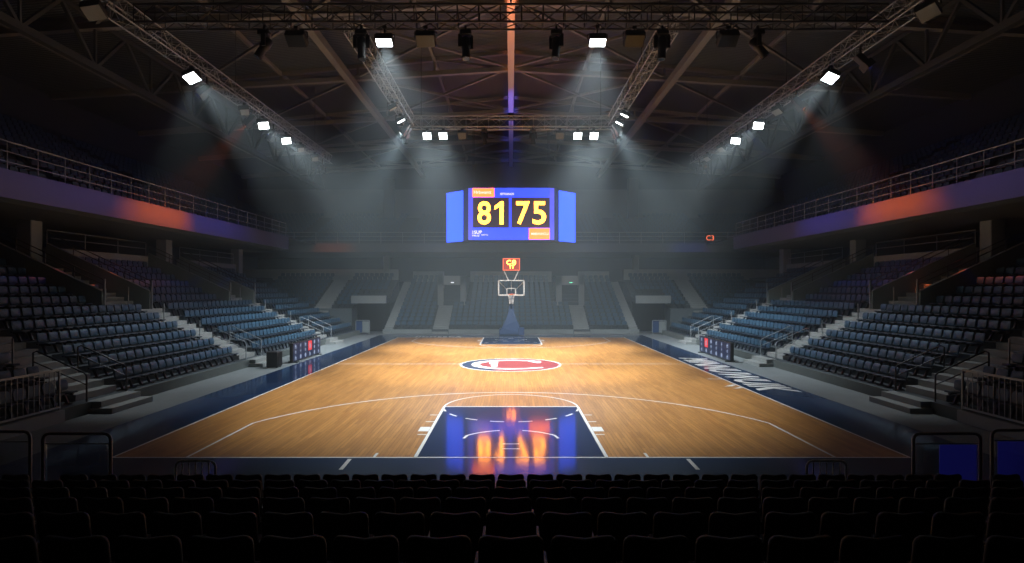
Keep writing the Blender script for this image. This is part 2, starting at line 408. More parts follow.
# far end stand
E0=42.6; E_RUN=0.62; E_RISE=0.28; E_N=14; EZ=0.28
for r in range(E_N):
    y=E0+E_RUN*r+0.36; z=EZ+E_RISE*r
    for x0,x1 in ((-8.7,-5.85),(-4.6,4.6),(5.85,8.7)):
        n=int((x1-x0)/PITCH); st=(x1-x0)/n
        for k in range(n):
            x=x0+st*(k+0.5)
            if r>=6 and 3.45<abs(x)<6.25: continue
            seats.append((x,y,z,0,-1,None))
# corner stands beside it
for sd in (-1,1):
    for r in range(9):
        y=43.5+E_RUN*r+0.36; z=1.8+E_RISE*r
        for x0,x1 in ((9.9,13.6),(14.9,19.8)):
            n=int((x1-x0)/PITCH)
            for k in range(n):
                x=x0+PITCH*(k+0.5)
                if r<4 and x<12.0: continue
                seats.append((sd*x,y,z,0,-1,None))
# upper decks
UX0=16.2; U_RUN=0.83; U_RISE=0.46; U_N=11; UZ=7.0
for sd in (-1,1):
    for r in range(U_N):
        for k in range(int(36/PITCH)):
            y=10.5+PITCH*k
            if 22<y<23.2 or 32<y<33.2: continue
            seats.append((sd*(UX0+0.9+U_RUN*r+0.45),y,UZ+U_RISE*r,-sd,0,None))
UEY=47.5
for r in range(11):
    for k in range(int(50/PITCH)):
        x=-25+PITCH*k
        if any(abs(x-c)<0.6 for c in (-18,-9.5,9.5,18)) or (r>8 and abs(abs(x)-12)<0.9): continue
        seats.append((x,UEY+0.9+0.82*r+0.45,UZ+0.32*r,0,-1,None))
def seen_size(s):
    if s[5] is None: return 0
    u,v=proj(s[0],s[1],s[2]+0.45)
    if not(-6<u<1030 and v<560): return 0
    if s[1]<14.6 and s[2]<0.5: return 0.0      # behind the fence panels, still built in the shared mesh
    return 1.0/s[1]
order=sorted(range(len(seats)),key=lambda i:-seen_size(seats[i]))
single=set(i for i in order[:300] if seen_size(seats[i])>0)
proto=seat_meshes(); first=True
bulk=MB(); bulk_n=0
for i,(x,y,z,fx,fy,info) in enumerate(seats):
    if i in single:
        _,sn,r,bi,k=info
        o=proto if first else copy_tree(proto); first=False
        o.location=(x,y,z); o.rotation_euler=(0,0,math.atan2(-fx,fy))
        rel={0:'before the nearest stairs',1:'past the nearest stairs',2:'past the middle stairs',3:'past the far stairs'}[bi]
        rowname='front' if r==0 else ORD[r+1]
        tag(o,f'blue plastic seat {ORD[k+1]} {rel} in {rowname} row of {sn} stand','seat','blue seats in the side stands')
    else:
        simple_seat(bulk,x,y,z,fx,fy)
o=bulk.build('seating',[M['blue_seat'],M['seat_dark']])
tag(o,'all the remaining rows of blue plastic seats filling the far stands and upper decks','seats','blue seats in the side stands','stuff')

# black foreground seats
def dark_seat():
    root=thing('theatre_seat','x','seat',(0,0,-50))
    b=MB(); b.panel(0.36,0.46,0.05,0.05,bend=0.02,seg=3,topdip=0.012,mtx=Matrix.Translation((0,-0.12,0.22))@Matrix.Rotation(R(8),4,'X')); b.build('backrest',M['dark_seat'],root)
    b=MB(); b.panel(0.345,0.34,0.05,0.07,bend=0.01,mtx=Matrix.Translation((0,-0.10,0.27))@Matrix.Rotation(R(-80),4,'X')); b.build('seat_pan',M['black_soft'],root)
    for s in (1,):
        b=MB(); b.bbox(s*0.2-0.013,s*0.2+0.013,-0.16,0.14,0.43,0.455,0.006); b.bar((s*0.2,-0.08,0.43),(s*0.2,-0.02,0.0),0.02,0.05); b.build('armrest',M['rail_dk'],root)
    b=MB(); b.bar((0,-0.08,0.25),(0,-0.02,0.0),0.06,0.06); b.box(-0.08,0.08,-0.1,0.08,0,0.012); b.build('pedestal',M['black'],root)
    return root
NR=7; near=[]
for r in range(NR):
    d=7.97-0.95*r; z=0.235*r-0.0
    for k in range(-17,18):
        x=0.4*k
        if abs(x)>0.886*d+0.45 or (abs(k)==16): continue
        near.append((x,d+0.12,z,r,k))
pd=dark_seat(); first=True
for x,y,z,r,k in near:
    if r==6: continue
    o=pd if first else copy_tree(pd); first=False
    o.location=(x,y,z)
    pos='at the middle of' if k==0 else f'{ORD[abs(k)]} {"left" if k<0 else "right"} of the middle in'
    rw='frontmost' if r==0 else ORD[r+1]
    tag(o,f'black seat {pos} the {rw} foreground row from the court','seat','black seats in the foreground rows')
b=MB()
prof=[(8.45,-0.01)]
for r in range(1,NR):
    y=8.45-0.95*r; prof+=[(y,0.235*(r-1)-0.012),(y,0.235*r-0.004)]
prof+=[(-5.9,1.41),(-5.9,-0.05),(8.45,-0.05)]
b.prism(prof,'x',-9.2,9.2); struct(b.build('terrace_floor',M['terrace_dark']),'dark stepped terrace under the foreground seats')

# ------------------------------------------------------------------ side stands
for sd,sn in ((-1,'left'),(1,'right')):
    b=MB(); prof=[(sd*SX0,-0.02)]
    for r in range(NROW):
        z=KERB+ROW_RISE*r-0.002
        prof+=[(sd*(SX0+ROW_RUN*r),z),(sd*(SX0+ROW_RUN*(r+1)),z)]
    prof+=[(sd*(SX0+ROW_RUN*NROW),-0.02)]
    b.prism(prof,'y',STAND_Y0,STAND_Y1)
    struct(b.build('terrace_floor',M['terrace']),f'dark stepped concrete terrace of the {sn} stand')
    # kerb facing in front of the first row
    b=MB(); py=STAND_Y0
    for a0,a1 in AISLES+[(STAND_Y1,0)]:
        b.box(min(sd*(SX0-0.05),sd*SX0),max(sd*(SX0-0.05),sd*SX0),py,a0,-0.012,KERB+0.01); py=a1
    struct(b.build('kerb',M['kerb']),f'low green-grey kerb along the {sn} stand')
    # stairs
    for ai,(a0,a1) in enumerate(AISLES):
        b=MB()
        def st(x0,x1,y0,y1,z0,z1): b.box(min(sd*x0,sd*x1),max(sd*x0,sd*x1),y0,y1,z0,z1)
        st(SX0-0.65,SX0+0.1,a0-0.1,a1,-0.012,0.13)
        st(SX0-0.30,SX0+0.1,a0,a1,-0.012,KERB+0.005)
        for r in range(1,NROW):
            if r>=7 and ai>0:
                v0,v1=VOMS[ai-1]
            else: v0,v1=a0,a1
            x=SX0+ROW_RUN*r; z=KERB+ROW_RISE*r
            st(x-0.36,x+0.02,v0+0.02,v1-0.02,z-ROW_RISE,z-ROW_RISE/2)
            st(x-0.006,x+ROW_RUN-0.36,v0+0.02,v1-0.02,z-ROW_RISE,z+0.006)
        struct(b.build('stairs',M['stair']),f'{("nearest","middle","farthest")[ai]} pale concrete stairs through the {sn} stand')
        # handrails at the foot
        for e,(yy,nm) in enumerate(((a0+0.02,'near'),(a1-0.02,'far'))):
            t=thing('handrail',f'grey bent handrail on {nm} edge of {("nearest","middle","farthest")[ai]} stairs, {sn} stand','handrail',(sd*(SX0+0.1),yy,KERB),'handrails at the foot of the stairs')
            b=MB(); m_=M['rail_dk'] if ai==0 else M['rail']
            pts=[(0,0,-0.02),(0,0,0.68),(sd*0.06,0,0.75),(sd*1.30,0,1.32),(sd*1.40,0,1.28),(sd*1.40,0,0.67)]
            b.path(pts,0.022); b.build('top_rail',m_,t)
            b=MB(); b.tube((sd*0.02,0,0.45),(sd*1.40,0,1.05),0.018); b.build('mid_rail',m_,t)
        # aisle posts up the stairs
        for r in (2,4,6):
            if r==6 and ai==0: continue
            yy=a0+0.04
            t=thing('aisle_post',f'thin grey post by {ORD[r+1]} row on {("nearest","middle","farthest")[ai]} stairs of {sn} stand','post',(sd*(SX0+ROW_RUN*r+0.55),yy,KERB+ROW_RISE*r),'posts along the stand stairs')
            b=MB(); b.tube((0,0,0),(0,0,0.95),0.022); b.build('pole',M['rail'],t)
            b=MB(); b.tube((0,0,0),(0,0,0.03),0.06,10); b.build('base_plate',M['rail'],t)
    # vomitory parapets with railing on top
    for vi,(v0,v1) in enumerate(VOMS):
        for yy,nm in ((v0,'near'),(v1,'far')):
            x0=SX0+ROW_RUN*6+0.05; x1=SX0+ROW_RUN*NROW
            zt=lambda x: KERB+ROW_RISE*(x-SX0)/ROW_RUN
            b=MB(); b.prism([(sd*x0,zt(x0)-0.3),(sd*x0,zt(x0)+0.75),(sd*x1,zt(x1)+0.75),(sd*x1,zt(x1)-0.3)],'y',yy-0.09,yy+0.09)
            struct(b.build('parapet_wall',M['parapet']),f'sloping grey parapet on {nm} side of {("middle","far")[vi]} stairs, {sn} stand')
            t=thing('parapet_railing',f'thin dark railing on {nm} parapet above {("middle","far")[vi]} stairs of {sn} stand','railing',(sd*x0,yy,zt(x0)+0.75),'railings on the stair parapets')
            L=x1-x0; sl=ROW_RISE/ROW_RUN
            for hh in (0.45,0.25):
                b=MB(); b.tube((0,0,hh),(sd*L,0,hh+sl*L),0.02); b.build('rail',M['rail_dk'],t)
            for q in range(5):
                b=MB(); b.tube((sd*L*q/4,0,sl*L*q/4-0.05),(sd*L*q/4,0,sl*L*q/4+0.45),0.018); b.build('post',M['rail_dk'],t)
            t=thing('corner_post',f'tall thin pale post at the foot of {nm} parapet, {("middle","far")[vi]} stairs, {sn} stand','post',(sd*(x0-0.05),yy,zt(x0)),'tall posts at the parapet feet')
            b=MB(); b.tube((0,0,-0.05),(0,0,1.22),0.03); b.build('pole',M['rail'],t)
            b=MB(); b.tube((0,0,-0.02),(0,0,0.02),0.07,10); b.build('base_plate',M['rail'],t)
    # pale back wall behind the last row, walkway, concourse wall, columns
    XB=SX0+ROW_RUN*NROW
    b=MB()
    py=STAND_Y0
    for v0,v1 in VOMS+[(STAND_Y1,0)]:
        b.box(min(sd*XB,sd*(XB+0.25)),max(sd*XB,sd*(XB+0.25)),py,v0,-0.02,5.05); py=v1
    struct(b.build('wall_'+sn+'_parapet',M['pale']),f'pale low wall behind the last row of the {sn} stand')
    b=MB(); b.box(min(sd*(XB+0.25),sd*27.5),max(sd*(XB+0.25),sd*27.5),STAND_Y0,56,4.0,4.2); struct(b.build('floor_concourse_'+sn,M['terrace']))
    b=MB(); b.box(min(sd*24.5,sd*24.8),max(sd*24.5,sd*24.8),-6,56,4.2,6.4); struct(b.build('wall_'+sn+'_concourse',M['wall']),f'dark concourse wall behind the {sn} stand')
    for y in (15,24.5,34,43):
        b=MB(); b.bbox(sd*20.40-0.31,sd*20.40+0.31,y-0.31,y+0.31,4.1,6.25,0.03); struct(b.build('column',M['pale']),f'pale square column under the {sn} balcony')
    py=STAND_Y0
    for si,(v0,v1) in enumerate(VOMS+[(STAND_Y1,0)]):
        t=thing('wall_railing',f'thin grey railing on the back wall, {("nearest","middle","farthest")[si]} section of {sn} stand','railing',(sd*(XB+0.12),py+0.1,5.05),'railings on the stand back walls')
        L=v0-py-0.2
        for hh in (0.75,0.42):
            b=MB(); b.tube((0,0,hh),(0,L,hh),0.022); b.build('rail',M['rail'],t)
        n=max(2,int(L/1.8))
        for q in range(n+1):
            b=MB(); b.tube((0,L*q/n,0),(0,L*q/n,0.75),0.018); b.build('post',M['rail'],t)
        py=v1
    # balcony
    b=MB(); b.prism([(sd*16.0,6.95),(sd*16.0,6.12),(sd*16.3,6.02),(sd*27.5,6.35),(sd*27.5,6.95)],'y',2,41.4)
    struct(b.build('balcony_slab',M['soffit']),f'{sn} balcony slab')
    b=MB(); b.box(min(sd*15.93,sd*16.0),max(sd*15.93,sd*16.0),2,41.4,6.12,7.02)
    struct(b.build('trim_'+('1' if sd<0 else '2'),M['fascia']),f'smooth fascia band of the {sn} balcony')
    b=MB(); prof=[(sd*16.02,6.9)]
    for r in range(U_N):
        z=UZ+U_RISE*r-0.002
        prof+=[(sd*(UX0+0.9+U_RUN*r if r else 16.02),z),(sd*(UX0+0.9+U_RUN*(r+1)),z)]
    prof+=[(sd*(UX0+0.9+U_RUN*U_N),6.9)]
    b.prism(prof,'y',2,56); struct(b.build('terrace_floor',M['terrace']),f'dark stepped upper deck on the {sn}')
    t=thing('balcony_railing',f'long grey railing with three bars along the {sn} balcony edge','railing',(sd*16.08,4,7.0))
    for hh in (0.95,0.62,0.3):
        b=MB(); b.tube((0,0,hh),(0,37.3,hh),0.025 if hh>0.9 else 0.017); b.build('rail',M['rail'],t)
    for q in range(32):
        b=MB(); b.tube((0,37.3*q/31,0),(0,37.3*q/31,0.95),0.02); b.build('post',M['rail'],t)
    # outer wall
    b=MB(); b.box(min(sd*27.2,sd*27.6),max(sd*27.2,sd*27.6),-6,60,0,15.2); struct(b.build('wall_'+sn,M['wall']),f'dark {sn} outer wall')
    # fence on the kerb beside the near block
    t=thing('metal_fence',f'grey metal fence with upright bars in front of the {sn} stand','fence',(sd*(SX0+0.02),9.6,KERB))
    for hh in (0.97,0.06):
        b=MB(); b.bar((0,0,hh),(0,4.5,hh),0.04,0.045); b.build('rail',M['rail'],t)
    for q in range(31):
        b=MB(); b.bar((0,0.15*q,0.0 if q in (0,30) else 0.06),(0,0.15*q,0.97),0.04 if q in (0,30) else 0.015,0.04 if q in (0,30) else 0.015)
        b.build('post' if q in (0,30) else 'baluster',M['rail'],t)
    b=MB(); b.box(min(sd*(SX0-0.12),sd*SX0),max(sd*(SX0-0.12),sd*SX0),4.0,14.1,-0.012,KERB); struct(b.build('fence_plinth',M['stair']),f'pale concrete plinth below the {sn} fence')

# ------------------------------------------------------------------ far end stand, corners, end balcony
def stepped(y0,z0,run,rise,n,zb):
    p=[(y0,zb)]
    for r in range(n): p+=[(y0+run*r,z0+rise*r-0.002),(y0+run*(r+1),z0+rise*r-0.002)]
    return p+[(y0+run*n,zb)]
b=MB(); b.prism(stepped(E0,EZ,E_RUN,E_RISE,E_N,-0.02),'x',-9.45,9.45); struct(b.build('terrace_floor',M['terrace']),'stepped terrace of the far end stand')
b=MB()
for x0,x1 in ((-9.45,-5.85),(-4.6,4.6),(5.85,9.45)): b.box(x0,x1,E0-0.06,E0,-0.012,EZ+0.02)
struct(b.build('kerb',M['pale']),'pale kerb in front of the far end stand')
for x0,x1,nm,n in ((-9.4,-8.75,'left outer',E_N),(-5.8,-4.65,'left',7),(4.65,5.8,'right',7),(8.75,9.4,'right outer',E_N)):
    b=MB()
    b.box(x0,x1,E0-0.3,E0+0.02,-0.012,EZ/2)
    for r in range(1,n):
        y=E0+E_RUN*r; z=EZ+E_RISE*r
        b.box(x0,x1,y-0.31,y+0.01,z-E_RISE,z-E_RISE/2); b.box(x0,x1,y-0.006,y+E_RUN-0.31,z-E_RISE,z+0.005)
    struct(b.build('stairs',M['stair']),f'{nm} pale stairs of the far end stand')
for sd,sn in ((-1,'left'),(1,'right')):
    # portal box at the head of the stairs
    b=MB(); xc=sd*4.8; yp=E0+E_RUN*7-0.06; zf=EZ+E_RISE*6
    b.box(xc-1.15,xc-0.68,yp,yp+0.2,zf,4.35); b.box(xc+0.68,xc+1.15,yp,yp+0.2,zf,4.35); b.box(xc-1.15,xc+1.15,yp,yp+0.2,3.62,4.36)
    b.box(xc-1.15,xc-0.95,yp+0.2,51.3,zf,4.35); b.box(xc+0.95,xc+1.15,yp+0.2,51.3,zf,4.35); b.box(xc-1.15,xc+1.15,yp+0.2,51.3,4.2,4.36)
    struct(b.build('portal_or_shade_'+('1' if sd<0 else '2'),M['pale']),f'pale portal at the head of the {sn} end stairs')
    t=thing('exit_light',f'small {"white" if sd<0 else "green"} exit light on lintel of {sn} end portal','light',(xc+0.05,yp-0.02,3.80))
    b=MB(); b.bbox(-0.16,0.16,-0.05,0.02,-0.06,0.06,0.01); b.build('housing',M['black'],t)
    b=MB(); b.box(-0.13,0.13,-0.056,-0.051,-0.035,0.035); b.build('lens',M['exit_white'] if sd<0 else M['exit'],t)
    # top wall pieces
    b=MB(); b.box(min(sd*5.95,sd*8.7),max(sd*5.95,sd*8.7),51.3,51.5,-0.02,4.85); struct(b.build('wall_back_parapet',M['pale']),f'pale wall above the {sn} end block')
    # corner stand
    b=MB(); b.prism(stepped(43.4,1.8,E_RUN,E_RISE,9,-0.02),'x',min(sd*11.95,sd*27),max(sd*11.95,sd*27))
    struct(b.build('terrace_floor',M['terrace']),f'stepped terrace of the {sn} corner stand')
    b=MB(); b.prism(stepped(43.4+E_RUN*3,1.8+E_RISE*3,E_RUN,E_RISE,6,2.2),'x',min(sd*9.5,sd*11.95),max(sd*9.5,sd*11.95))
    b.box(min(sd*9.5,sd*11.95),max(sd*9.5,sd*11.95),43.4,45.3,2.2,2.6)
    struct(b.build('terrace_floor',M['terrace']),f'terrace above the {sn} corner portal')
    b=MB(); b.box(min(sd*9.35,sd*11.95),max(sd*9.35,sd*11.95),43.2,43.4,2.2,2.78); struct(b.build('lintel',M['pale']),f'pale lintel above the dark {sn} corner portal')
    b=MB(); b.box(min(sd*11.95,sd*27),max(sd*11.95,sd*27),43.25,43.4,-0.012,1.82); struct(b.build('wall_'+sn+'_corner',M['wall_mid']),f'grey front wall of the {sn} corner stand')
    b=MB(); b.box(min(sd*9.6,sd*27),max(sd*9.6,sd*27),49.1,49.35,4.0,4.95); struct(b.build('wall_'+sn+'_corner_parapet',M['pale']),f'pale wall above the {sn} corner seats')
    b=MB()
    for r in range(9):
        y=43.4+E_RUN*r; z=1.8+E_RISE*r
        b.box(min(sd*13.65,sd*14.85),max(sd*13.65,sd*14.85),y-0.31,y+0.01,z-E_RISE,z-E_RISE/2); b.box(min(sd*13.65,sd*14.85),max(sd*13.65,sd*14.85),y-0.006,y+0.31,z-E_RISE,z+0.005)
    struct(b.build('stairs',M['stair']),f'pale stairs in the {sn} corner stand')
    b=MB(); b.bbox(sd*11.2-0.27,sd*11.2+0.27,51.8,52.3,4.1,6.3,0.03); struct(b.build('column',M['pale']),f'pale column behind the {sn} corner')
    b=MB(); b.bbox(sd*12.0-0.5,sd*12.0+0.5,56.6,57.4,9.0,14.2,0.04); struct(b.build('column',M['wall_mid']),f'square pilaster on the far wall, {sn} of the scoreboard')
    b=MB(); b.box(min(sd*9.45,sd*12),max(sd*9.45,sd*12),45.0,45.1,-0.012,2.25); struct(b.build('portal_or_shade_'+('3' if sd<0 else '4'),M['black_soft']),f'black sheet painted as shade inside the {sn} corner portal')  # black sheet put in to paint the shade inside the portal
    # crowd barrier in the portal mouth
    t=thing('crowd_barrier',f'small white and blue barrier panel at the {sn} corner portal','barrier',(sd*10.75,41.9,0))
    b=MB()
    b.path([(-0.5,0,0),(-0.5,0,0.95),(-0.45,0,1.0),(0.45,0,1.0),(0.5,0,0.95),(0.5,0,0)],0.025); b.build('frame',M['rail'],t)
    b=MB(); b.box(-0.02,0.46,-0.015,0.015,0.12,0.93); b.build('white_panel',M['pale'],t)
    b=MB(); b.box(-0.46,-0.04,-0.015,0.015,0.12,0.93); b.build('blue_panel_or_reflection',M['navy_pad'],t)
    b=MB(); b.box(-0.52,-0.44,-0.25,0.25,0,0.03); b.box(0.44,0.52,-0.25,0.25,0,0.03); b.build('foot',M['rail'],t)
b=MB(); b.box(-3.6,3.6,51.3,51.5,-0.02,4.85); struct(b.build('wall_back_parapet',M['pale']),'pale wall above the middle end block')
b=MB(); b.box(-27.2,27.2,51.5,57,4.0,4.2); struct(b.build('floor_concourse_back',M['terrace']))
b=MB(); b.box(-27.2,27.2,56,56.3,0,6.4); struct(b.build('wall_back_concourse',M['wall']),'dark concourse wall behind the far stand')
b=MB(); b.box(-27.2,27.2,UEY,58,6.3,6.95); struct(b.build('balcony_slab',M['soffit']),'far end balcony slab')
b=MB(); b.box(-27.2,27.2,UEY-0.1,UEY,6.3,7.02); struct(b.build('trim_3',M['wall_mid']),'fascia band of the far end balcony')
b=MB(); b.prism(stepped(UEY+0.02,UZ,0.85,0.32,11,6.9),'x',-27,27); struct(b.build('terrace_floor',M['terrace']),'stepped upper deck at the far end')
t=thing('balcony_railing','grey railing with three bars along the far end balcony','railing',(-25,UEY+0.1,7.0))
for hh in (0.95,0.62,0.3):
    b=MB(); b.tube((0,0,hh),(50,0,hh),0.024 if hh>0.9 else 0.016); b.build('rail',M['rail'],t)
for q in range(29):
    b=MB(); b.tube((50*q/28,0,0),(50*q/28,0,0.95),0.02); b.build('post',M['rail'],t)
b=MB(); b.box(-27.6,27.6,57.5,58,0,13.2); struct(b.build('wall_back',M['wall_mid']),'grey far wall above the upper deck')
b=MB(); b.box(-27.6,27.6,59.6,60,12,18); b.box(-27.6,27.6,58,59.8,13.0,13.2); struct(b.build('wall_back_gable',M['wall']),'dark gable wall under the roof')
b=MB(); b.box(-27.6,27.6,-6.4,-6,0,18); struct(b.build('wall_front',M['wall']),'dark wall behind the foreground seats')
# small glowing orange signs on the end balcony
for x,sn in ((16.35,'right'),):
    t=thing('neon_sign',f'small glowing orange sign on the far balcony railing, {sn} end','sign',(x,UEY-0.02,7.45))
    b=MB(); b.bbox(-0.42,0.42,-0.04,0.03,-0.36,0.36,0.01); b.build('back_board',M['black'],t)
    vs,fs=text_mesh('C3',0.58,0.0)
    b=MB(); b.add([(v[0],-0.05,v[1]) for v in vs],fs); b.build('glyph',M['clock_frame'],t)

# ------------------------------------------------------------------ roof
def zr(x): return 17.3-0.095*abs(x)
for sd,sn in ((-1,'left'),(1,'right')):
    b=MB(); b.prism([(0,zr(0)),(sd*28,zr(28)),(sd*28,zr(28)+0.15),(0,zr(0)+0.15)],'y',-6.4,60)
    struct(b.build('ceiling',M['roof']),f'corrugated {sn} roof slope')
def zc(x): return 16.2-0.062*abs(x)
FR=[10,18,26,34,42,50,58]
for d in FR:
    b=MB()
    for sd in (-1,1):
        b.bar((0,d,zc(0)),(sd*27,d,zc(27)),0.30,0.26); b.bar((0,d,zr(0)-0.12),(sd*27,d,zr(27)-0.12),0.22,0.2)
        for k in range(6):
            x=4.5*k
            b.bar((sd*x,d,zc(x)),(sd*x,d,zr(x)-0.12),0.12); b.bar((sd*x,d,zc(x)),(sd*(x+4.5),d,zr(x+4.5)-0.12),0.12)
    struct(b.build('roof_truss',M['steel']),'tan steel roof truss across the hall')
b=MB()
for sd in (-1,1):
    for x in (4.5,13.5,22.5): b.bar((sd*x,-4,zr(x)-0.15),(sd*x,59.6,zr(x)-0.15),0.16,0.22)
    for i in range(len(FR)-1):
        b.bar((0,FR[i],zc(0)+0.1),(sd*9,FR[i+1],zc(9)+0.1),0.13); b.bar((sd*9,FR[i],zc(9)+0.1),(0,FR[i+1],zc(0)+0.1),0.13)
        b.bar((sd*9,FR[i],zc(9)+0.1),(sd*18.7,FR[i+1],zc(18.7)+0.1),0.13)
struct(b.build('roof_beam',M['steel']),'diagonal roof bracing and purlins')
b=MB(); b.bar((0,6,16.15),(0,59.6,16.15),0.36,0.5); struct(b.build('ridge_beam',M['ridge']),'pale ridge beam running the length of the roof')
for sd,sn in ((-1,'left'),(1,'right')):
    b=MB(); b.bar((sd*9,-4,14.95),(sd*9,59.6,14.95),0.34,0.4); struct(b.build('roof_beam',M['steel']),f'tan steel beam along the {sn} side of the roof')
    b=MB(); X=sd*18.7
    b.bar((X,2,13.2),(X,59.5,13.2),0.28,0.3); b.bar((X,2,15.3),(X,59.5,15.3),0.2,0.2)
    for i,y in enumerate(range(2,58,4)):
        b.bar((X,y,13.2),(X,y+2,15.3),0.14); b.bar((X,y+2,15.3),(X,y+4,13.2),0.14); b.bar((X,y,13.2),(X,y,15.3),0.1)
    struct(b.build('roof_truss',M['steel_dk']),f'long steel truss along the {sn} eaves')  # darker steel paints in the dimness at the hall sides

# ------------------------------------------------------------------ lighting rig
def box_truss(p, q, size, label, bay=0.62, mt='alu', rc=0.03, hang=()):
    p=Vector(p); q=Vector(q); d=q-p; L=d.length; d.normalize()
    s=d.cross(Vector((0,0,1))).normalized()*(size/2); u=Vector((0,0,size/2))
    t=thing('lighting_truss',label,'truss',p,'lighting trusses under the roof')
    cs=[s+u,-s+u,-s-u,s-u]
    for c in cs:
        b=MB(); b.tube(c,c+d*L,rc,6); b.build('chord',M[mt],t)
    b=MB(); n=max(2,round(L/bay))
    for i in range(n):
        a=d*(L*i/n); e=d*(L*(i+1)/n)
        for j in range(4):
            c0,c1=cs[j],cs[(j+1)%4]
            b.tube(a+c0,a+c1,rc*0.55,4)
            if i%2: b.tube(a+c0,e+c1,rc*0.55,4)
            else: b.tube(a+c1,e+c0,rc*0.55,4)
    b.build('lacing',M[mt],t)
    for h in hang:
        b=MB(); a=d*(L*h)+u; top=zr((p+a).x)-(p+a).z; b.tube(a,a+Vector((0,0,top)),0.018,5); b.build('hanging_cable',M['steel_dk'],t)
TZ=12.0
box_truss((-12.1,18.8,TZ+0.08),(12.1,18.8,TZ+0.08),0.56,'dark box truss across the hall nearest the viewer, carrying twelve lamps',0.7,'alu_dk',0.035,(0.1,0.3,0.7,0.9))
box_truss((-12.5,13.0,TZ+0.1),(-12.5,39.5,TZ+0.1),0.55,'long silver box truss down the left side of the rig',0.6,'alu',0.028,(0.1,0.5,0.9))
box_truss((12.5,13.0,TZ+0.1),(12.5,39.5,TZ+0.1),0.55,'long silver box truss down the right side of the rig',0.6,'alu',0.028,(0.1,0.5,0.9))
box_truss((-5.3,19.2,TZ),(-5.3,30.05,TZ),0.5,'short silver box truss left of the ridge beam',0.55,'alu',0.026,(0.4,))
box_truss((5.3,19.2,TZ),(5.3,30.0,TZ),0.5,'short silver box truss right of the ridge beam',0.55,'alu',0.026,(0.4,))
box_truss((-5.9,30.4,TZ),(5.9,30.4,TZ),0.56,'silver box truss across the hall in front of the scoreboard',0.58,'alu',0.028,(0.1,0.9))

def under(p):   # underside of the truss a lamp hangs from
    if abs(p.x)>11: return 11.79
    if p.y<19: return 11.762
    return 11.688 if p.y>30 else 11.72
def frame_to(d):
    d=Vector(d).normalized(); s=d.cross(Vector((0,0,1)))
    s=Vector((1,0,0)) if s.length<1e-3 else s.normalized()
    return Matrix(((s.x,d.x,s.cross(d).x),(s.y,d.y,s.cross(d).y),(s.z,d.z,s.cross(d).z))).to_4x4()
def spot(t, off, aim, power, cone, col=(0.87,0.95,1.0), blend=0.6, rad=0.18):
    l=bpy.data.lights.new('lamp_beam','SPOT'); l.energy=power; l.spot_size=R(cone); l.spot_blend=blend; l.color=col; l.shadow_soft_size=rad
    o=bpy.data.objects.new('lamp_beam',l); COL.objects.link(o); o.parent=t; o.location=off
    o.rotation_euler=Vector(aim).to_track_quat('-Z','Y').to_euler()
    return o
def flood(pos, aim, label, w=0.5, h=0.42, lit=True, face=None, beams=(), dark=False, roll=0.0, group='floodlights on the rig'):
    """box floodlight hanging below a truss; face = the way its lens looks, beams = (target, power, cone, colour)"""
    pos=Vector(pos); fd=Vector(face) if face else (Vector(aim)-pos); fd.normalize()
    t=thing('flood_light',label,'lamp',pos,group)
    m=frame_to(fd)@Matrix.Rotation(roll,4,'Y')
    b=MB(); b.bbox(-w/2-0.03,w/2+0.03,-0.26,0.0,-h/2-0.03,h/2+0.03,0.03,m); b.build('housing',M['black'],t)
    b=MB(); vs=[m@Vector(v) for v in ((-w/2,0.012,-h/2),(w/2,0.012,-h/2),(w/2,0.012,h/2),(-w/2,0.012,h/2))]
    vs+=[m@Vector(v) for v in ((-w/2,-0.01,-h/2),(w/2,-0.01,-h/2),(w/2,-0.01,h/2),(-w/2,-0.01,h/2))]
    b.add(vs,[(0,1,2,3),(7,6,5,4),(0,4,5,1),(1,5,6,2),(2,6,7,3),(3,7,4,0)]); b.build('lens',M['lens_on'] if lit else (M['lens_black'] if dark else M['lens_off']),t)
    top=under(pos)-pos.z
    a=m@Vector((-w/2-0.07,-0.13,0)); c=m@Vector((w/2+0.07,-0.13,0)); zt=max(0.28,h/2+0.12)
    b=MB(); b.bar(a,(a.x,a.y,zt),0.05,0.02); b.bar(c,(c.x,c.y,zt),0.05,0.02); b.bar((a.x,a.y,zt),(c.x,c.y,zt),0.05,0.02); b.build('yoke',M['black'],t)
    mid=(a+c)/2
    b=MB(); b.bar((mid.x,mid.y,zt),(mid.x,mid.y,max(zt+0.03,top)),0.07,0.05); b.bbox(mid.x-0.07,mid.x+0.07,mid.y-0.07,mid.y+0.07,max(zt,top-0.10),max(zt+0.06,top),0.012); b.build('clamp',M['black'],t)
    for tg,pw,cn,cl in beams:
        dv=(Vector(tg)-pos); spot(t,fd*0.10,dv,pw,cn,cl)
    return t
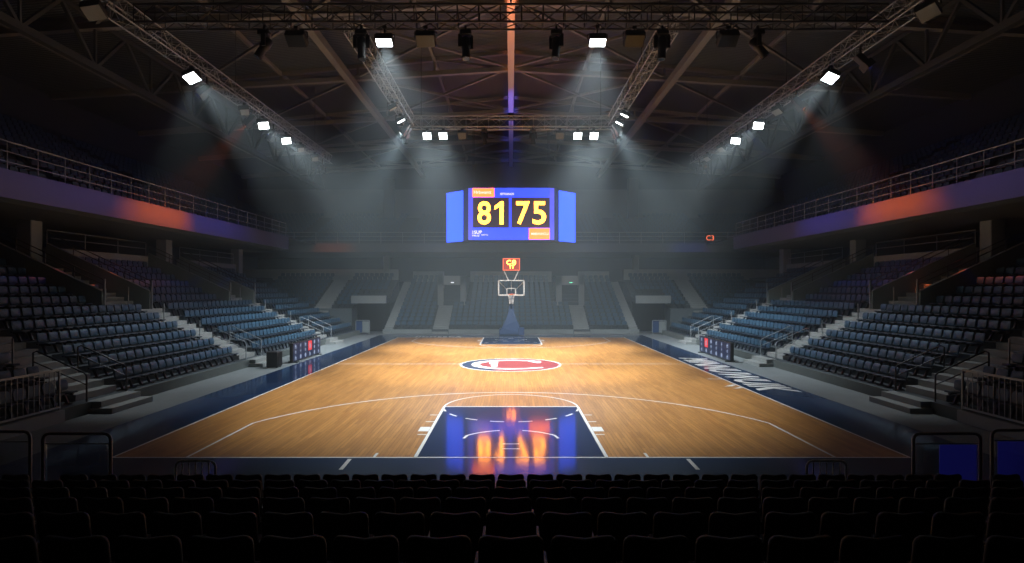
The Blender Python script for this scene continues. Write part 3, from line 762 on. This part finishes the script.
def mover(pos, aim, label, s=1.0, beams=()):
    pos=Vector(pos); fd=Vector(aim).normalized(); t=thing('moving_head',label,'lamp',pos,'moving head lamps on the rig')
    b=MB(); b.bbox(-0.19*s,0.19*s,-0.15*s,0.15*s,0.34*s,0.50*s,0.03); b.build('base',M['black'],t)
    side=fd.cross(Vector((0,0,1))); side=Vector((1,0,0)) if side.length<0.05 else side.normalized()
    b=MB()
    for q in (-1,1): b.bar(side*(0.2*s*q)+Vector((0,0,-0.05*s)),side*(0.2*s*q)+Vector((0,0,0.36*s)),0.06*s,0.13*s)
    b.bar(side*(-0.22*s)+Vector((0,0,0.35*s)),side*(0.22*s)+Vector((0,0,0.35*s)),0.13*s,0.06*s); b.build('yoke',M['black'],t)
    m=frame_to(fd); b=MB(); prof=[(0.10,-0.30),(0.155,-0.24),(0.165,0.02),(0.13,0.08),(0.135,0.34),(0.15,0.42)]
    n=14; vs=[m@Vector((r*s*math.cos(2*math.pi*k/n),y*s,r*s*math.sin(2*math.pi*k/n))) for r,y in prof for k in range(n)]
    b.add(vs,[(i*n+k,i*n+(k+1)%n,(i+1)*n+(k+1)%n,(i+1)*n+k) for i in range(len(prof)-1) for k in range(n)],True)
    b.add(vs[:n],[tuple(range(n))]); b.add(vs[-n:],[tuple(range(n))]); b.build('head',M['black'],t)
    b=MB(); vs=[m@Vector((0.125*s*math.cos(2*math.pi*k/n),0.425*s,0.125*s*math.sin(2*math.pi*k/n))) for k in range(n)]; b.add(vs,[tuple(range(n))]); b.build('lens',M['lens_black'],t)
    top=under(pos)-pos.z
    b=MB(); b.bar((0,0,0.5*s),(0,0,max(top,0.5*s+0.04)),0.10,0.06); b.build('clamp',M['black'],t)
    for tg,pw,cn,cl in beams: spot(t,fd*0.46*s,Vector(tg)-pos,pw,cn,cl,0.9,0.06)
    return t

WHITE=(0.87,0.955,1.0); ORANGE=(1.0,0.13,0.015); BLUE=(0.03,0.08,1.0)
PK=1.0
def at(x,y,z):   # point at height z seen at picture point x,y
    d=(z-CZ)*F/(290-y); return ((x-511)/F*d,d,z)
# outer trusses
for sd,sn in ((-1,'left'),(1,'right')):
    X=sd*12.2
    for i,(d,nm,pw) in enumerate(((22.1,'nearest',5200),(28.5,'second',5200),(31.4,'third',5200))):
        tx=sd*(-0.5); 
        flood((X,d,11.30),None,f'{nm} lit white floodlight under the long {sn} truss',0.45,0.43,True,face=(sd*-0.35,-0.45,-0.9),roll=R(45 if i==0 else 20)*(-sd if sd>0 else 1),
              beams=(((sd*-0.5,d+3.5,0),pw*PK*1.6,54,WHITE),((sd*(10.7,11.0,11.3)[i],(19.5,29.5,35.5)[i],0.3),(1700,1500,1500)[i]*PK,48,WHITE)))
    for i,d in enumerate((26.5,33.6,36.0)):
        flood((X,d,11.35),None,f'{ORD[i+1]} unlit pale floodlight back along the long {sn} truss',0.36,0.34,False,face=(sd*-0.3,-0.4,-0.9),roll=R(20))
    flood((X,16.9,11.3),None,f'unlit floodlight at the near end of the long {sn} truss',0.5,0.45,False,face=(sd*-0.3,-0.5,-0.85),roll=R(25))
# front truss
for x,lit,nm in ((-4.1,1,'lit floodlight left of centre on the near dark truss'),(2.8,1,'lit floodlight right of centre on the near dark truss')):
    flood((x,18.7,11.20),None,nm,0.50,0.30,True,face=(0,-0.42,-0.9),beams=(((x*0.4,25.0,0),3400*PK,62,WHITE),((x*0.45,18.0,0),5600*PK,76,WHITE)))
for x,nm in ((-6.97,'outer left'),(-2.77,'inner left'),(4.0,'inner right'),(7.04,'outer right')):
    flood((x,18.7,11.25),None,f'dark unlit box floodlight, {nm} on the near truss',0.58,0.42,False,face=(0,-0.55,-0.84),dark=True)
for x,a,nm in ((-8.0,(-0.45,-0.1,-0.8),'far left end'),(-4.85,(0.05,0,-1),'left, beside the lit floodlight'),(-1.47,(0.06,-0.1,-1),'just left of the ridge beam'),
               (1.47,(-0.08,-0.1,-1),'just right of the ridge beam'),(4.9,(-0.05,0,-1),'right, beside the short truss'),(8.0,(0.55,-0.1,-0.75),'far right end')):
    bm=()
    mover((x,18.75,11.1),a,f'black moving head lamp on the near truss, {nm}',1.0,bm)
# back truss
for x,nm in ((-4.4,'outermost left'),(-3.56,'second from left'),(3.5,'second from right'),(4.35,'outermost right')):
    flood((x,30.3,11.28),None,f'lit floodlight on the scoreboard-side truss, {nm}',0.40,0.36,True,face=(0,-0.8,-0.6),beams=(((x*0.95,32.0,0),5000*PK,40,WHITE),((x*0.7,24.0,0),3300*PK,60,WHITE),((x*1.15,46.5,1.5),1900*PK,46,WHITE)))
for x,nm in ((-2.57,'left'),(2.57,'right')):
    flood((x,30.3,11.28),None,f'unlit floodlight on the scoreboard-side truss, {nm} of centre',0.40,0.36,False,face=(0,-0.75,-0.65),dark=True)
for x,nm in ((-5.55,'left end'),(-1.4,'left of the ridge beam'),(1.15,'right of the ridge beam'),(5.55,'right end')):
    mover((x,30.3,11.2),(0.1,-0.2,-1),f'small moving head lamp on the scoreboard-side truss, {nm}',0.8)
# inner trusses: edge-on narrow lamps
for x,d,nm,lit in ((-5.3,27.9,'lit slim lamp under the short left truss',1),(-5.3,26.0,'unlit slim lamp under the short left truss',0),(5.3,27.0,'nearer lit slim lamp under the short right truss',1),(5.3,28.3,'farther lit slim lamp under the short right truss',1)):
    s=-1 if x<0 else 1
    flood((x,d,11.35),None,nm,0.36,0.07,bool(lit),face=(s*-0.3,-0.35,-0.6),roll=R(-50*s) ,beams=(((s*-2.0,d+0.5,0),4500*PK,54,WHITE),) if lit else ())
# small wash lamps added on the long trusses to colour the balconies
def wash(pos, aim, along, label, power, cone, col, slot, z_clamp=None, slot_len=0.14, rad=0.012, arm=None):
    """small added framing lamp: a snoot with a long slot throws a narrow band of coloured light"""
    pos=Vector(pos); f=(Vector(aim)-pos).normalized(); a=Vector(along); a=(a-f*a.dot(f)).normalized(); u=a.cross(f)
    m=Matrix(((a.x,f.x,u.x),(a.y,f.y,u.y),(a.z,f.z,u.z))).to_4x4()
    t=thing('added_wash_light',label,'lamp',pos,'added wash lamps on the rig')
    b=MB(); b.bbox(-0.13,0.13,-0.42,-0.03,-0.12,0.12,0.02,m); b.build('housing',M['black'],t)
    b=MB(); L=slot_len; y0,y1=0.20,0.212
    for x0,x1,z0,z1 in ((-0.2,0.2,slot,0.15),(-0.2,0.2,-0.15,-slot),(-0.2,-L,-slot,slot),(L,0.2,-slot,slot)):
        b.add([m@Vector(v) for v in ((x0,y0,z0),(x1,y0,z0),(x1,y1,z0),(x0,y1,z0),(x0,y0,z1),(x1,y0,z1),(x1,y1,z1),(x0,y1,z1))],[(3,2,1,0),(4,5,6,7),(0,1,5,4),(1,2,6,5),(2,3,7,6),(3,0,4,7)])
    b.build('slot_plate',M['black'],t)
    b=MB()
    for x0,x1,z0,z1 in ((-0.2,-0.19,-0.15,0.15),(0.19,0.2,-0.15,0.15),(-0.2,0.2,0.14,0.15),(-0.2,0.2,-0.15,-0.14)):
        b.add([m@Vector(v) for v in ((x0,-0.05,z0),(x1,-0.05,z0),(x1,0.21,z0),(x0,0.21,z0),(x0,-0.05,z1),(x1,-0.05,z1),(x1,0.21,z1),(x0,0.21,z1))],[(3,2,1,0),(4,5,6,7),(0,1,5,4),(1,2,6,5),(2,3,7,6),(3,0,4,7)])
    b.build('snoot',M['black'],t)
    b=MB(); q=m@Vector((0,-0.25,0)); e=(z_clamp if z_clamp is not None else under(pos))-pos.z
    b.bar(q,(q.x,q.y,e),0.06,0.05); b.build('clamp',M['black'],t)
    if arm is not None:
        b=MB(); b.bar((q.x,q.y,e),(q.x,arm-pos.y,e),0.05,0.05); b.build('arm',M['black'],t)
    spot(t,(0,0,0),f,power,cone,col,1.0,rad)
    return t
for sd,sn,dd,ys in ((-1,'left',26.4,(27.4,30.0,23.3)),(1,'right',24.1,(24.9,30.0,20.3))):
    for off,y,nm,ws,pw,cn,cl,sl in ((0.0,ys[0],'middle','orange',7600,58,ORANGE,0.0135),(5.0,ys[1],'farther','blue',1200,80,BLUE,0.0135),(-5.0,ys[2],'nearer','blue',520,84,BLUE,0.0135)):
        wash((sd*12.45,y,11.15),(sd*15.95,dd+off,6.57),(0,1,0),f'added black wash lamp under the long {sn} truss, {nm} of three, lighting balcony {ws}',pw*PK,cn,cl,sl)
    for off,cl,ws,xx in (((0,ORANGE,'red',14.6),) if sd<0 else ((0,BLUE,'blue',14.6),(1.2,ORANGE,'red',18.2))):
        wash((sd*12.45,38.2-off,11.15),(sd*xx,47.4,6.66),(1,0,0),f'added black wash lamp at far end of long {sn} truss, lighting end balcony {ws}',(2600 if sd<0 else 1800)*PK,24,cl,0.007)
for sd,sn in ((-1,'left'),(1,'right')):
    for y,ya,nm in ((28.8,27.5,'nearer'),(29.45,35.0,'farther')):
        wash((sd*5.35,y,11.15),(sd*11.6,ya,0.8),(0,1,0),f'added black wash lamp under the short {sn} truss, {nm} of two, lighting the {sn} stand',5600*PK,84,(0.80,0.93,1.0),0.06,None,0.17,0.02)  # extra lamps added to brighten the lower stand rows
# added uplights standing on the cross trusses, throwing a band along the ridge beam
wash((0.0,18.8,13.10),(0.0,23.6,16.2),(0,1,0),'small added black lamp on top of the near truss lighting the ridge beam orange',15000*PK,60,(1.0,0.2,0.06),0.0045,12.37,0.095,0.006)
wash((0.0,31.15,12.55),(0.0,48.0,16.0),(0,1,0),'small added black lamp behind the scoreboard-side truss lighting the ridge beam blue',13000*PK,44,BLUE,0.006,12.22,0.11,0.006,30.70)

# ------------------------------------------------------------------ scoreboard
SY=45.0
sb=thing('scoreboard','hanging scoreboard with blue screens showing 81 and 75','scoreboard',(0,SY,7.1))
PXM=F/SY
def sx(px): return (px-511)/PXM
def sz(py): return (290-py)/PXM+CZ-7.1
b=MB(); zt,zb=4.12,-0.06
hx=[(-3.42,0.06),(3.46,0.06),(3.72,0.85),(5.32,2.32),(5.2,2.45),(-5.2,2.45),(-5.32,2.32),(-3.72,0.85)]
n=len(hx); b.add([(x,y,zb) for x,y in hx]+[(x,y,zt) for x,y in hx],[(i,(i+1)%n,n+(i+1)%n,n+i) for i in range(n)]+[tuple(range(n))[::-1],tuple(range(n,2*n))])
b.build('housing',M['black'],sb)
def quad(mb,px0,py0,px1,py1,y): mb.add([(sx(px0),y,sz(py1)),(sx(px1),y,sz(py1)),(sx(px1),y,sz(py0)),(sx(px0),y,sz(py0))],[(0,1,2,3)])
def scr(name,m,px0,py0,px1,py1,y,par):
    b=MB(); b.box(sx(px0),sx(px1),y,y+0.05,sz(py1),sz(py0)); return b.build(name,m,par)
main=scr('main_screen',M['screen_blue'],468.2,188,554.3,239.8,0.0,sb)
scr('edge_strip',M['screen_violet'],468.2,188,472.4,239.8,-0.004,main); scr('edge_strip',M['screen_violet'],549.8,188,554.3,239.8,-0.004,main)
scr('score_panel',M['screen_black'],472.8,197.5,509.0,227.7,-0.008,main); scr('score_panel',M['screen_black'],511.4,197.5,549.7,227.7,-0.008,main)
scr('orange_banner',M['screen_orange'],472.4,188.2,494.2,197.0,-0.008,main); scr('orange_banner',M['screen_orange'],529.0,228.2,549.6,239.4,-0.008,main)
def txt(s,name,m,cx,cy,hpx,wpx,par,y=-0.014,bold=0.02):
    vs,fs=text_mesh(s,1.0,bold)
    x0=min(v[0] for v in vs);x1=max(v[0] for v in vs);y0=min(v[1] for v in vs);y1=max(v[1] for v in vs)
    b=MB(); kx=wpx/PXM/(x1-x0); ky=hpx/PXM/(y1-y0); ox,oz=sx(cx),sz(cy)
    b.add([(ox+(v[0]-(x0+x1)/2)*kx,y,oz+(v[1]-(y0+y1)/2)*ky) for v in vs],fs); return b.build(name,m,par)
b=MB(); cx_,cz_=sx(499.2),sz(212.9); hh=11.5/PXM; k=1/PXM
b.add([(cx_+x*k,-0.014,cz_+z*hh) for x,z in ((0.6,-1),(4.2,-1),(4.2,1),(1.6,1),(-4.6,0.58),(-4.6,0.28),(0.6,0.56))],[tuple(range(7))]); b.build('digit',M['screen_yellow'],main)
for s,cx,w in (('8',484.2,13.2),('7',523.0,13.4),('5',539.3,13.4)):
    txt(s,'digit',M['screen_yellow'],cx,212.9,23.0,w,main,bold=0.012)
txt('Hrbwantt','banner_text',M['screen_white'],482.6,192.2,3.2,17.5,main)
txt('BTIVANOS','banner_text',M['screen_white'],507.2,194.0,2.2,13.6,main)
txt('MMBANNCLU','banner_text',M['screen_white'],540.0,233.8,2.4,17.5,main)
txt('1SUP','banner_text',M['screen_white'],477.2,232.2,3.4,9.4,main); txt('PIRUZ','banner_text',M['screen_white'],476.0,235.6,1.8,7.2,main); txt('NATTU','banner_text',M['screen_white'],484.8,234.9,1.4,6.6,main)
for s in (-1,1):
    b=MB(); xi,xo=s*3.80,s*5.24; yi,yo=0.88,2.24
    # slim slab standing off the slanted housing face
    nx,ny=s*0.66,-0.75
    fr=[(xi,yi-0.06),(xo,yo-0.06),(xo-nx*0.05,yo-0.06-ny*0.05),(xi-nx*0.05,yi-0.06-ny*0.05)]
    fr=[(xi+nx*0.03,yi+ny*0.03),(xo+nx*0.03,yo+ny*0.03),(xo,yo),(xi,yi)]
    zi0,zi1=-0.02,4.0
    b.add([(x,y,zi0) for x,y in fr]+[(x,y,zi1) for x,y in fr],[(0,1,5,4),(1,2,6,5),(2,3,7,6),(3,0,4,7),(3,2,1,0),(4,5,6,7)])
    b.build('side_screen',M['screen_blue_side'],sb)
for x in (-3.0,3.0):
    for y in (0.6,2.1):
        b=MB(); b.tube((x,y,zt),(x,y,zr(x)-7.1-0.1),0.03,6); b.build('hanging_cable',M['steel_dk'],sb)

# ------------------------------------------------------------------ hoop with shot clock
HY=37.75
hp=thing('basketball_hoop','far basketball hoop with navy padded stanchion and glowing shot clock','basketball hoop',(0.02,HY,0))
b=MB(); W,H,zb=0.87,1.02,2.83
for x0,x1,z0,z1 in ((-W,W,zb,zb+0.08),(-W,W,zb+H-0.06,zb+H),(-W,-W+0.08,zb,zb+H),(W-0.08,W,zb,zb+H)): b.box(x0,x1,-0.03,0.03,z0,z1)
bb=b.build('backboard',M['white_metal'],hp); bb['label']='white framed glass backboard'
b=MB(); b.box(-W+0.08,W-0.08,-0.008,0.008,zb+0.08,zb+H-0.06); b.build('glass_pane',M['glass'],bb)
b=MB()
for x0,x1,z0,z1 in ((-0.31,-0.26,zb+0.05,zb+0.5),(0.26,0.31,zb+0.05,zb+0.5),(-0.31,0.31,zb+0.45,zb+0.5)): b.box(x0,x1,-0.02,-0.009,z0,z1)
b.build('target_square',M['line'],bb)
b=MB()
for s in (-1,1): b.bar((s*0.86,0.06,zb+H-0.05),(s*0.25,0.12,zb+0.35),0.05,0.05)
b.bar((0,0.06,zb+H),(0,0.12,zb+0.3),0.06,0.06); b.build('brace',M['white_metal'],hp)
b=MB(); n=24; rz=zb+0.10; pts=[(0.23*math.cos(2*math.pi*k/n),-0.40+0.23*math.sin(2*math.pi*k/n),rz) for k in range(n+1)]
b.path(pts,0.022,6); b.box(-0.10,0.10,-0.19,-0.03,rz-0.05,rz+0.03); b.build('rim',M['rim'],hp)
b=MB(); m=12
for k in range(m):
    for s in (-1,1):
        p=[]
        for j in range(5):
            t=j/4; r=0.225*(1-0.5*t**0.7); a=2*math.pi*(k/m)+s*t*0.55
            p.append((r*math.cos(a),-0.40+r*math.sin(a),rz-0.62*t))
        b.path(p,0.009,4)
b.build('net',M['net'],hp)
# shot clock on V struts
b=MB(); zc0=zb+H+0.62
for s in (-1,1): b.bar((s*0.17,0.05,zb+H-0.05),(s*0.48,0.05,zc0),0.045,0.045)
b.build('clock_strut',M['white_metal'],hp)
ck=MB(); ck.bbox(-0.56,0.56,-0.06,0.14,zc0,zc0+0.80,0.02); ck=ck.build('shot_clock',M['black'],hp); ck['label']='red glowing shot clock above the backboard'
b=MB(); b.box(-0.52,0.52,-0.07,-0.06,zc0+0.05,zc0+0.75); b.build('display',M['clock_red'],ck)
b=MB()
for x0,x1,z0,z1 in ((-0.56,0.56,0,0.05),(-0.56,0.56,0.75,0.8),(-0.56,-0.51,0,0.8),(0.51,0.56,0,0.8)): b.box(x0,x1,-0.075,-0.061,zc0+z0,zc0+z1)
b.build('lit_frame',M['clock_frame'],ck)
b=MB()
for s,cx,cz,hh,ww in (('C',-0.17,0.53,0.30,0.28),('8',0.17,0.53,0.30,0.26),('TT',0.02,0.23,0.22,0.34)):
    vs,fs=text_mesh(s,1.0,0.01); x0=min(v[0] for v in vs);x1=max(v[0] for v in vs);y0=min(v[1] for v in vs);y1=max(v[1] for v in vs)
    b.add([(cx+(v[0]-(x0+x1)/2)*ww/(x1-x0),-0.085,zc0+cz+(v[1]-(y0+y1)/2)*hh/(y1-y0)) for v in vs],fs)
b.build('digit',M['clock_amber'],ck)
# stanchion
b=MB(); b.prism([(3.1,0.02),(3.1,0.55),(3.55,2.02),(3.75,2.02),(5.0,0.6),(5.0,0.02)],'x',-0.17,0.17); b.build('mast',M['navy_pad'],hp)
b=MB(); vs=[(-0.80,3.0,0.10),(0.80,3.0,0.10),(0.66,3.0,0.55),(0.40,3.15,1.05),(0.23,3.30,1.5),(0.18,3.45,2.05),(-0.18,3.45,2.05),(-0.23,3.30,1.5),(-0.40,3.15,1.05),(-0.66,3.0,0.55)]
vs2=[(x,y+0.14,z) for x,y,z in vs]; n=10
b.add(vs+vs2,[tuple(range(n)),tuple(range(n,2*n))[::-1]]+[(i,n+i,n+(i+1)%n,(i+1)%n) for i in range(n)]); b.build('front_pad',M['navy_pad'],hp)['label']='navy tapered front pad'
b=MB(); b.bbox(-0.86,0.86,3.05,5.0,0.0,0.42,0.05); b.bbox(0.5,0.92,2.95,3.3,0.0,0.55,0.05); b.build('base',M['navy_pad'],hp)
b=MB(); b.bar((0,3.6,1.95),(0,0.12,zb+0.30),0.16,0.16); b.bar((0,4.2,1.5),(0,0.12,zb+0.75),0.08,0.08); b.build('boom_arm',M['navy_pad'],hp)

# ------------------------------------------------------------------ courtside boards, loudspeaker
def glyph(mb, kind, y, z, x, s, h):
    """little mark on the board; board lies in the y-z plane"""
    q=0.05
    if kind==0: mb.add([(x-0.003,y+a*h,z+c*h) for a,c in ((-.12,-.5),(.12,-.5),(.12,-.12),(.35,-.12),(.35,.12),(.12,.12),(.12,.5),(-.12,.5),(-.12,.12),(-.35,.12),(-.35,-.12),(-.12,-.12))],[tuple(range(12))])
    elif kind==1:
        for dz in (-.4,0,.4): mb.box(x-0.006,x,y-h*.4,y+h*.4,z+dz*h-h*.12,z+dz*h+h*.12)
    elif kind==2: mb.add([(x-0.003,y+a*h,z+c*h) for a,c in ((-.45,-.5),(-.2,-.5),(-.2,-.1),(.1,-.1),(.1,-.5),(.4,-.5),(.4,.2),(-.2,.2),(-.2,.5),(-.45,.5))],[tuple(range(10))])
    else: mb.add([(x-0.003,y+h*.5*math.cos(a),z+h*.5*math.sin(a)) for a in [2*math.pi*k/10 for k in range(10)]],[tuple(range(10))])
def led_board(xw, y0, y1, sd, label, redcol):
    t=thing('courtside_board',label,'advertising board',(xw,y0,0))
    L=y1-y0; H=0.86; f=-sd   # screen looks towards the court
    b=MB(); b.bbox(-0.08,0.08,0,L,0.04,H,0.02); cab=b.build('cabinet',M['black'],t)
    b=MB(); xs=f*0.085; b.box(min(xs,xs-f*0.01),max(xs,xs-f*0.01),0.03,L-0.03,0.07,H-0.04); sc=b.build('screen',M['board_navy'],t)
    n=6; rnd=random.Random(3)
    xx=xs+f*0.004
    for c in range(n):
        yy=L*(c+0.5)/n
        for j,zz in enumerate((0.20,0.46,0.70)):
            if c==redcol and j>0: continue
            b=MB(); glyph(b,rnd.choice((0,2,2,3)),yy,zz,xx,1,0.20 if j!=1 else 0.15); b.build('glyph',M['board_white'],sc)
    b=MB(); yy=L*(redcol+0.5)/n; b.box(xx-0.003,xx,yy-0.24,yy+0.24,0.36,0.80); b.build('red_tile',M['board_red'],sc)
    b=MB(); b.box(xx-0.003+f*0.004,xx+f*0.004,yy-0.08,yy-0.02,0.45,0.72); b.box(xx-0.003+f*0.004,xx+f*0.004,yy+0.03,yy+0.09,0.45,0.66); b.build('tile_glyph',M['board_white'],sc)
    for yy in (0.25,L-0.25):
        b=MB(); b.box(-0.22,0.22,yy-0.05,yy+0.05,-0.012,0.045); b.build('foot',M['black'],t)
led_board(-9.62,25.3,28.95,-1,'navy electronic board with white marks beside the left sideline',3)
led_board(9.80,25.6,29.8,1,'navy electronic board with white marks beside the right sideline',4)
t=thing('loudspeaker','black box loudspeaker on the floor beside the left electronic board','loudspeaker',(-9.85,24.05,-0.012))
b=MB(); b.bbox(-0.24,0.24,-0.24,0.24,0.03,0.66,0.03); b.build('cabinet',M['black'],t)
b=MB(); b.box(0.241,0.252,-0.2,0.2,0.08,0.62); b.build('grille',M['black_soft'],t)
b=MB()
for x in (-0.18,0.18):
    for y in (-0.18,0.18): b.tube((x,y,0),(x,y,0.03),0.03,8)
b.build('foot',M['black'],t)

# ------------------------------------------------------------------ glass barriers in front of the foreground seats
def barrier(x0,x1,y,h,label,glass=True,m='bronze',name='glass_barrier',cat='barrier',skew=0.0,glow=None):
    t=thing(name,label,cat,(x0,y,-0.012)); w=x1-x0; r=0.09
    b=MB(); pts=[(0,0,0),(0,0,h-r)]+[(r-r*math.cos(a),0,h-r+r*math.sin(a)) for a in (R(30),R(60),R(90))]
    pts+=[(w-r+r*math.sin(a),skew,h-r+r*math.cos(a)) for a in (0,R(30),R(60))]+[(w,skew,h-r),(w,skew,0)]
    b.path(pts,0.023 if glass else 0.018,10); b.build('frame',M[m],t)
    if glass:
        b=MB(); b.add([(0.05,-0.006,0.08),(w-0.05,skew-0.006,0.08),(w-0.05,skew-0.006,h-0.16),(0.05,-0.006,h-0.16),(0.05,0.006,0.08),(w-0.05,skew+0.006,0.08),(w-0.05,skew+0.006,h-0.16),(0.05,0.006,h-0.16)],
                      [(0,1,2,3),(7,6,5,4),(0,4,5,1),(1,5,6,2),(2,6,7,3),(3,7,4,0)]); b.build('glass_pane',M['glass'],t)
        b=MB(); b.tube((0.03,0,h-0.15),(w-0.03,skew,h-0.15),0.008,6); b.build('glass_edge',M['rail'],t)
        if glow:
            b=MB(); b.box(w*glow[0],w*glow[1],0.012,0.022,0.09,h-0.17); b.build('blue_panel_or_reflection',M['reflect_blue'],t)['label']='blue reflection in the glass, made as a dimly glowing panel'  # glowing sheet paints a blue reflection into the pane
    else:
        b=MB()
        for k in range(1,6): b.tube((w*k/6,skew*k/6,0.02),(w*k/6,skew*k/6,h-0.01),0.008,6)
        b.build('baluster',M[m],t)
    b=MB()
    for xx,yy in ((0,0),(w,skew)): b.tube((xx,yy,0),(xx,yy,0.02),0.07,10)
    b.build('foot',M[m],t)
barrier(-6.98,-5.97,8.62,1.07,'glass barrier with rounded bronze frame left of the foreground seats, beside the aisle')
barrier(-8.20,-7.17,8.62,1.10,'glass barrier with rounded bronze frame at the far left edge of the picture')
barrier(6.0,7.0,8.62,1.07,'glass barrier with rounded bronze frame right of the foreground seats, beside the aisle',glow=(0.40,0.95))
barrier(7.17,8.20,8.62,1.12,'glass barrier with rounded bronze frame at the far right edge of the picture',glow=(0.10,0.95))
barrier(-4.99,-4.40,8.60,0.67,'low barred metal guard in front of the foreground seats, left side',False,'white_metal',name='metal_guard')
barrier(4.40,4.99,8.60,0.67,'low barred metal guard in front of the foreground seats, right side',False,'white_metal',name='metal_guard')

# ------------------------------------------------------------------ world haze, camera, colour
w=bpy.data.worlds.new('hall'); SC.world=w; w.use_nodes=True; nt=w.node_tree
bg=nt.nodes['Background']; bg.inputs[0].default_value=(0,0,0,1); bg.inputs[1].default_value=0
vs_=nt.nodes.new('ShaderNodeVolumeScatter'); vs_.inputs['Color'].default_value=(0.82,0.95,1.0,1); vs_.inputs['Density'].default_value=0.0032; vs_.inputs['Anisotropy'].default_value=0.25
nt.links.new(vs_.outputs[0],nt.nodes['World Output'].inputs['Volume'])
cam=bpy.data.cameras.new('camera'); co=bpy.data.objects.new('camera',cam); COL.objects.link(co)
co.location=(0,0,CZ); co.rotation_euler=(R(90),0,0)
cam.sensor_width=36; cam.lens=F/1024*36; cam.shift_y=8.5/1024; cam.shift_x=1/1024; cam.clip_start=0.05; cam.clip_end=200
SC.camera=co
SC.view_settings.view_transform='Standard'; SC.view_settings.look='None'; SC.view_settings.gamma=1; SC.view_settings.exposure=0; SC.view_settings.use_curve_mapping=False
SC.cycles.max_bounces=6; SC.cycles.diffuse_bounces=3; SC.cycles.glossy_bounces=3; SC.cycles.transparent_max_bounces=8; SC.cycles.volume_bounces=0
SC.cycles.sample_clamp_indirect=4.0; SC.cycles.use_denoising=True
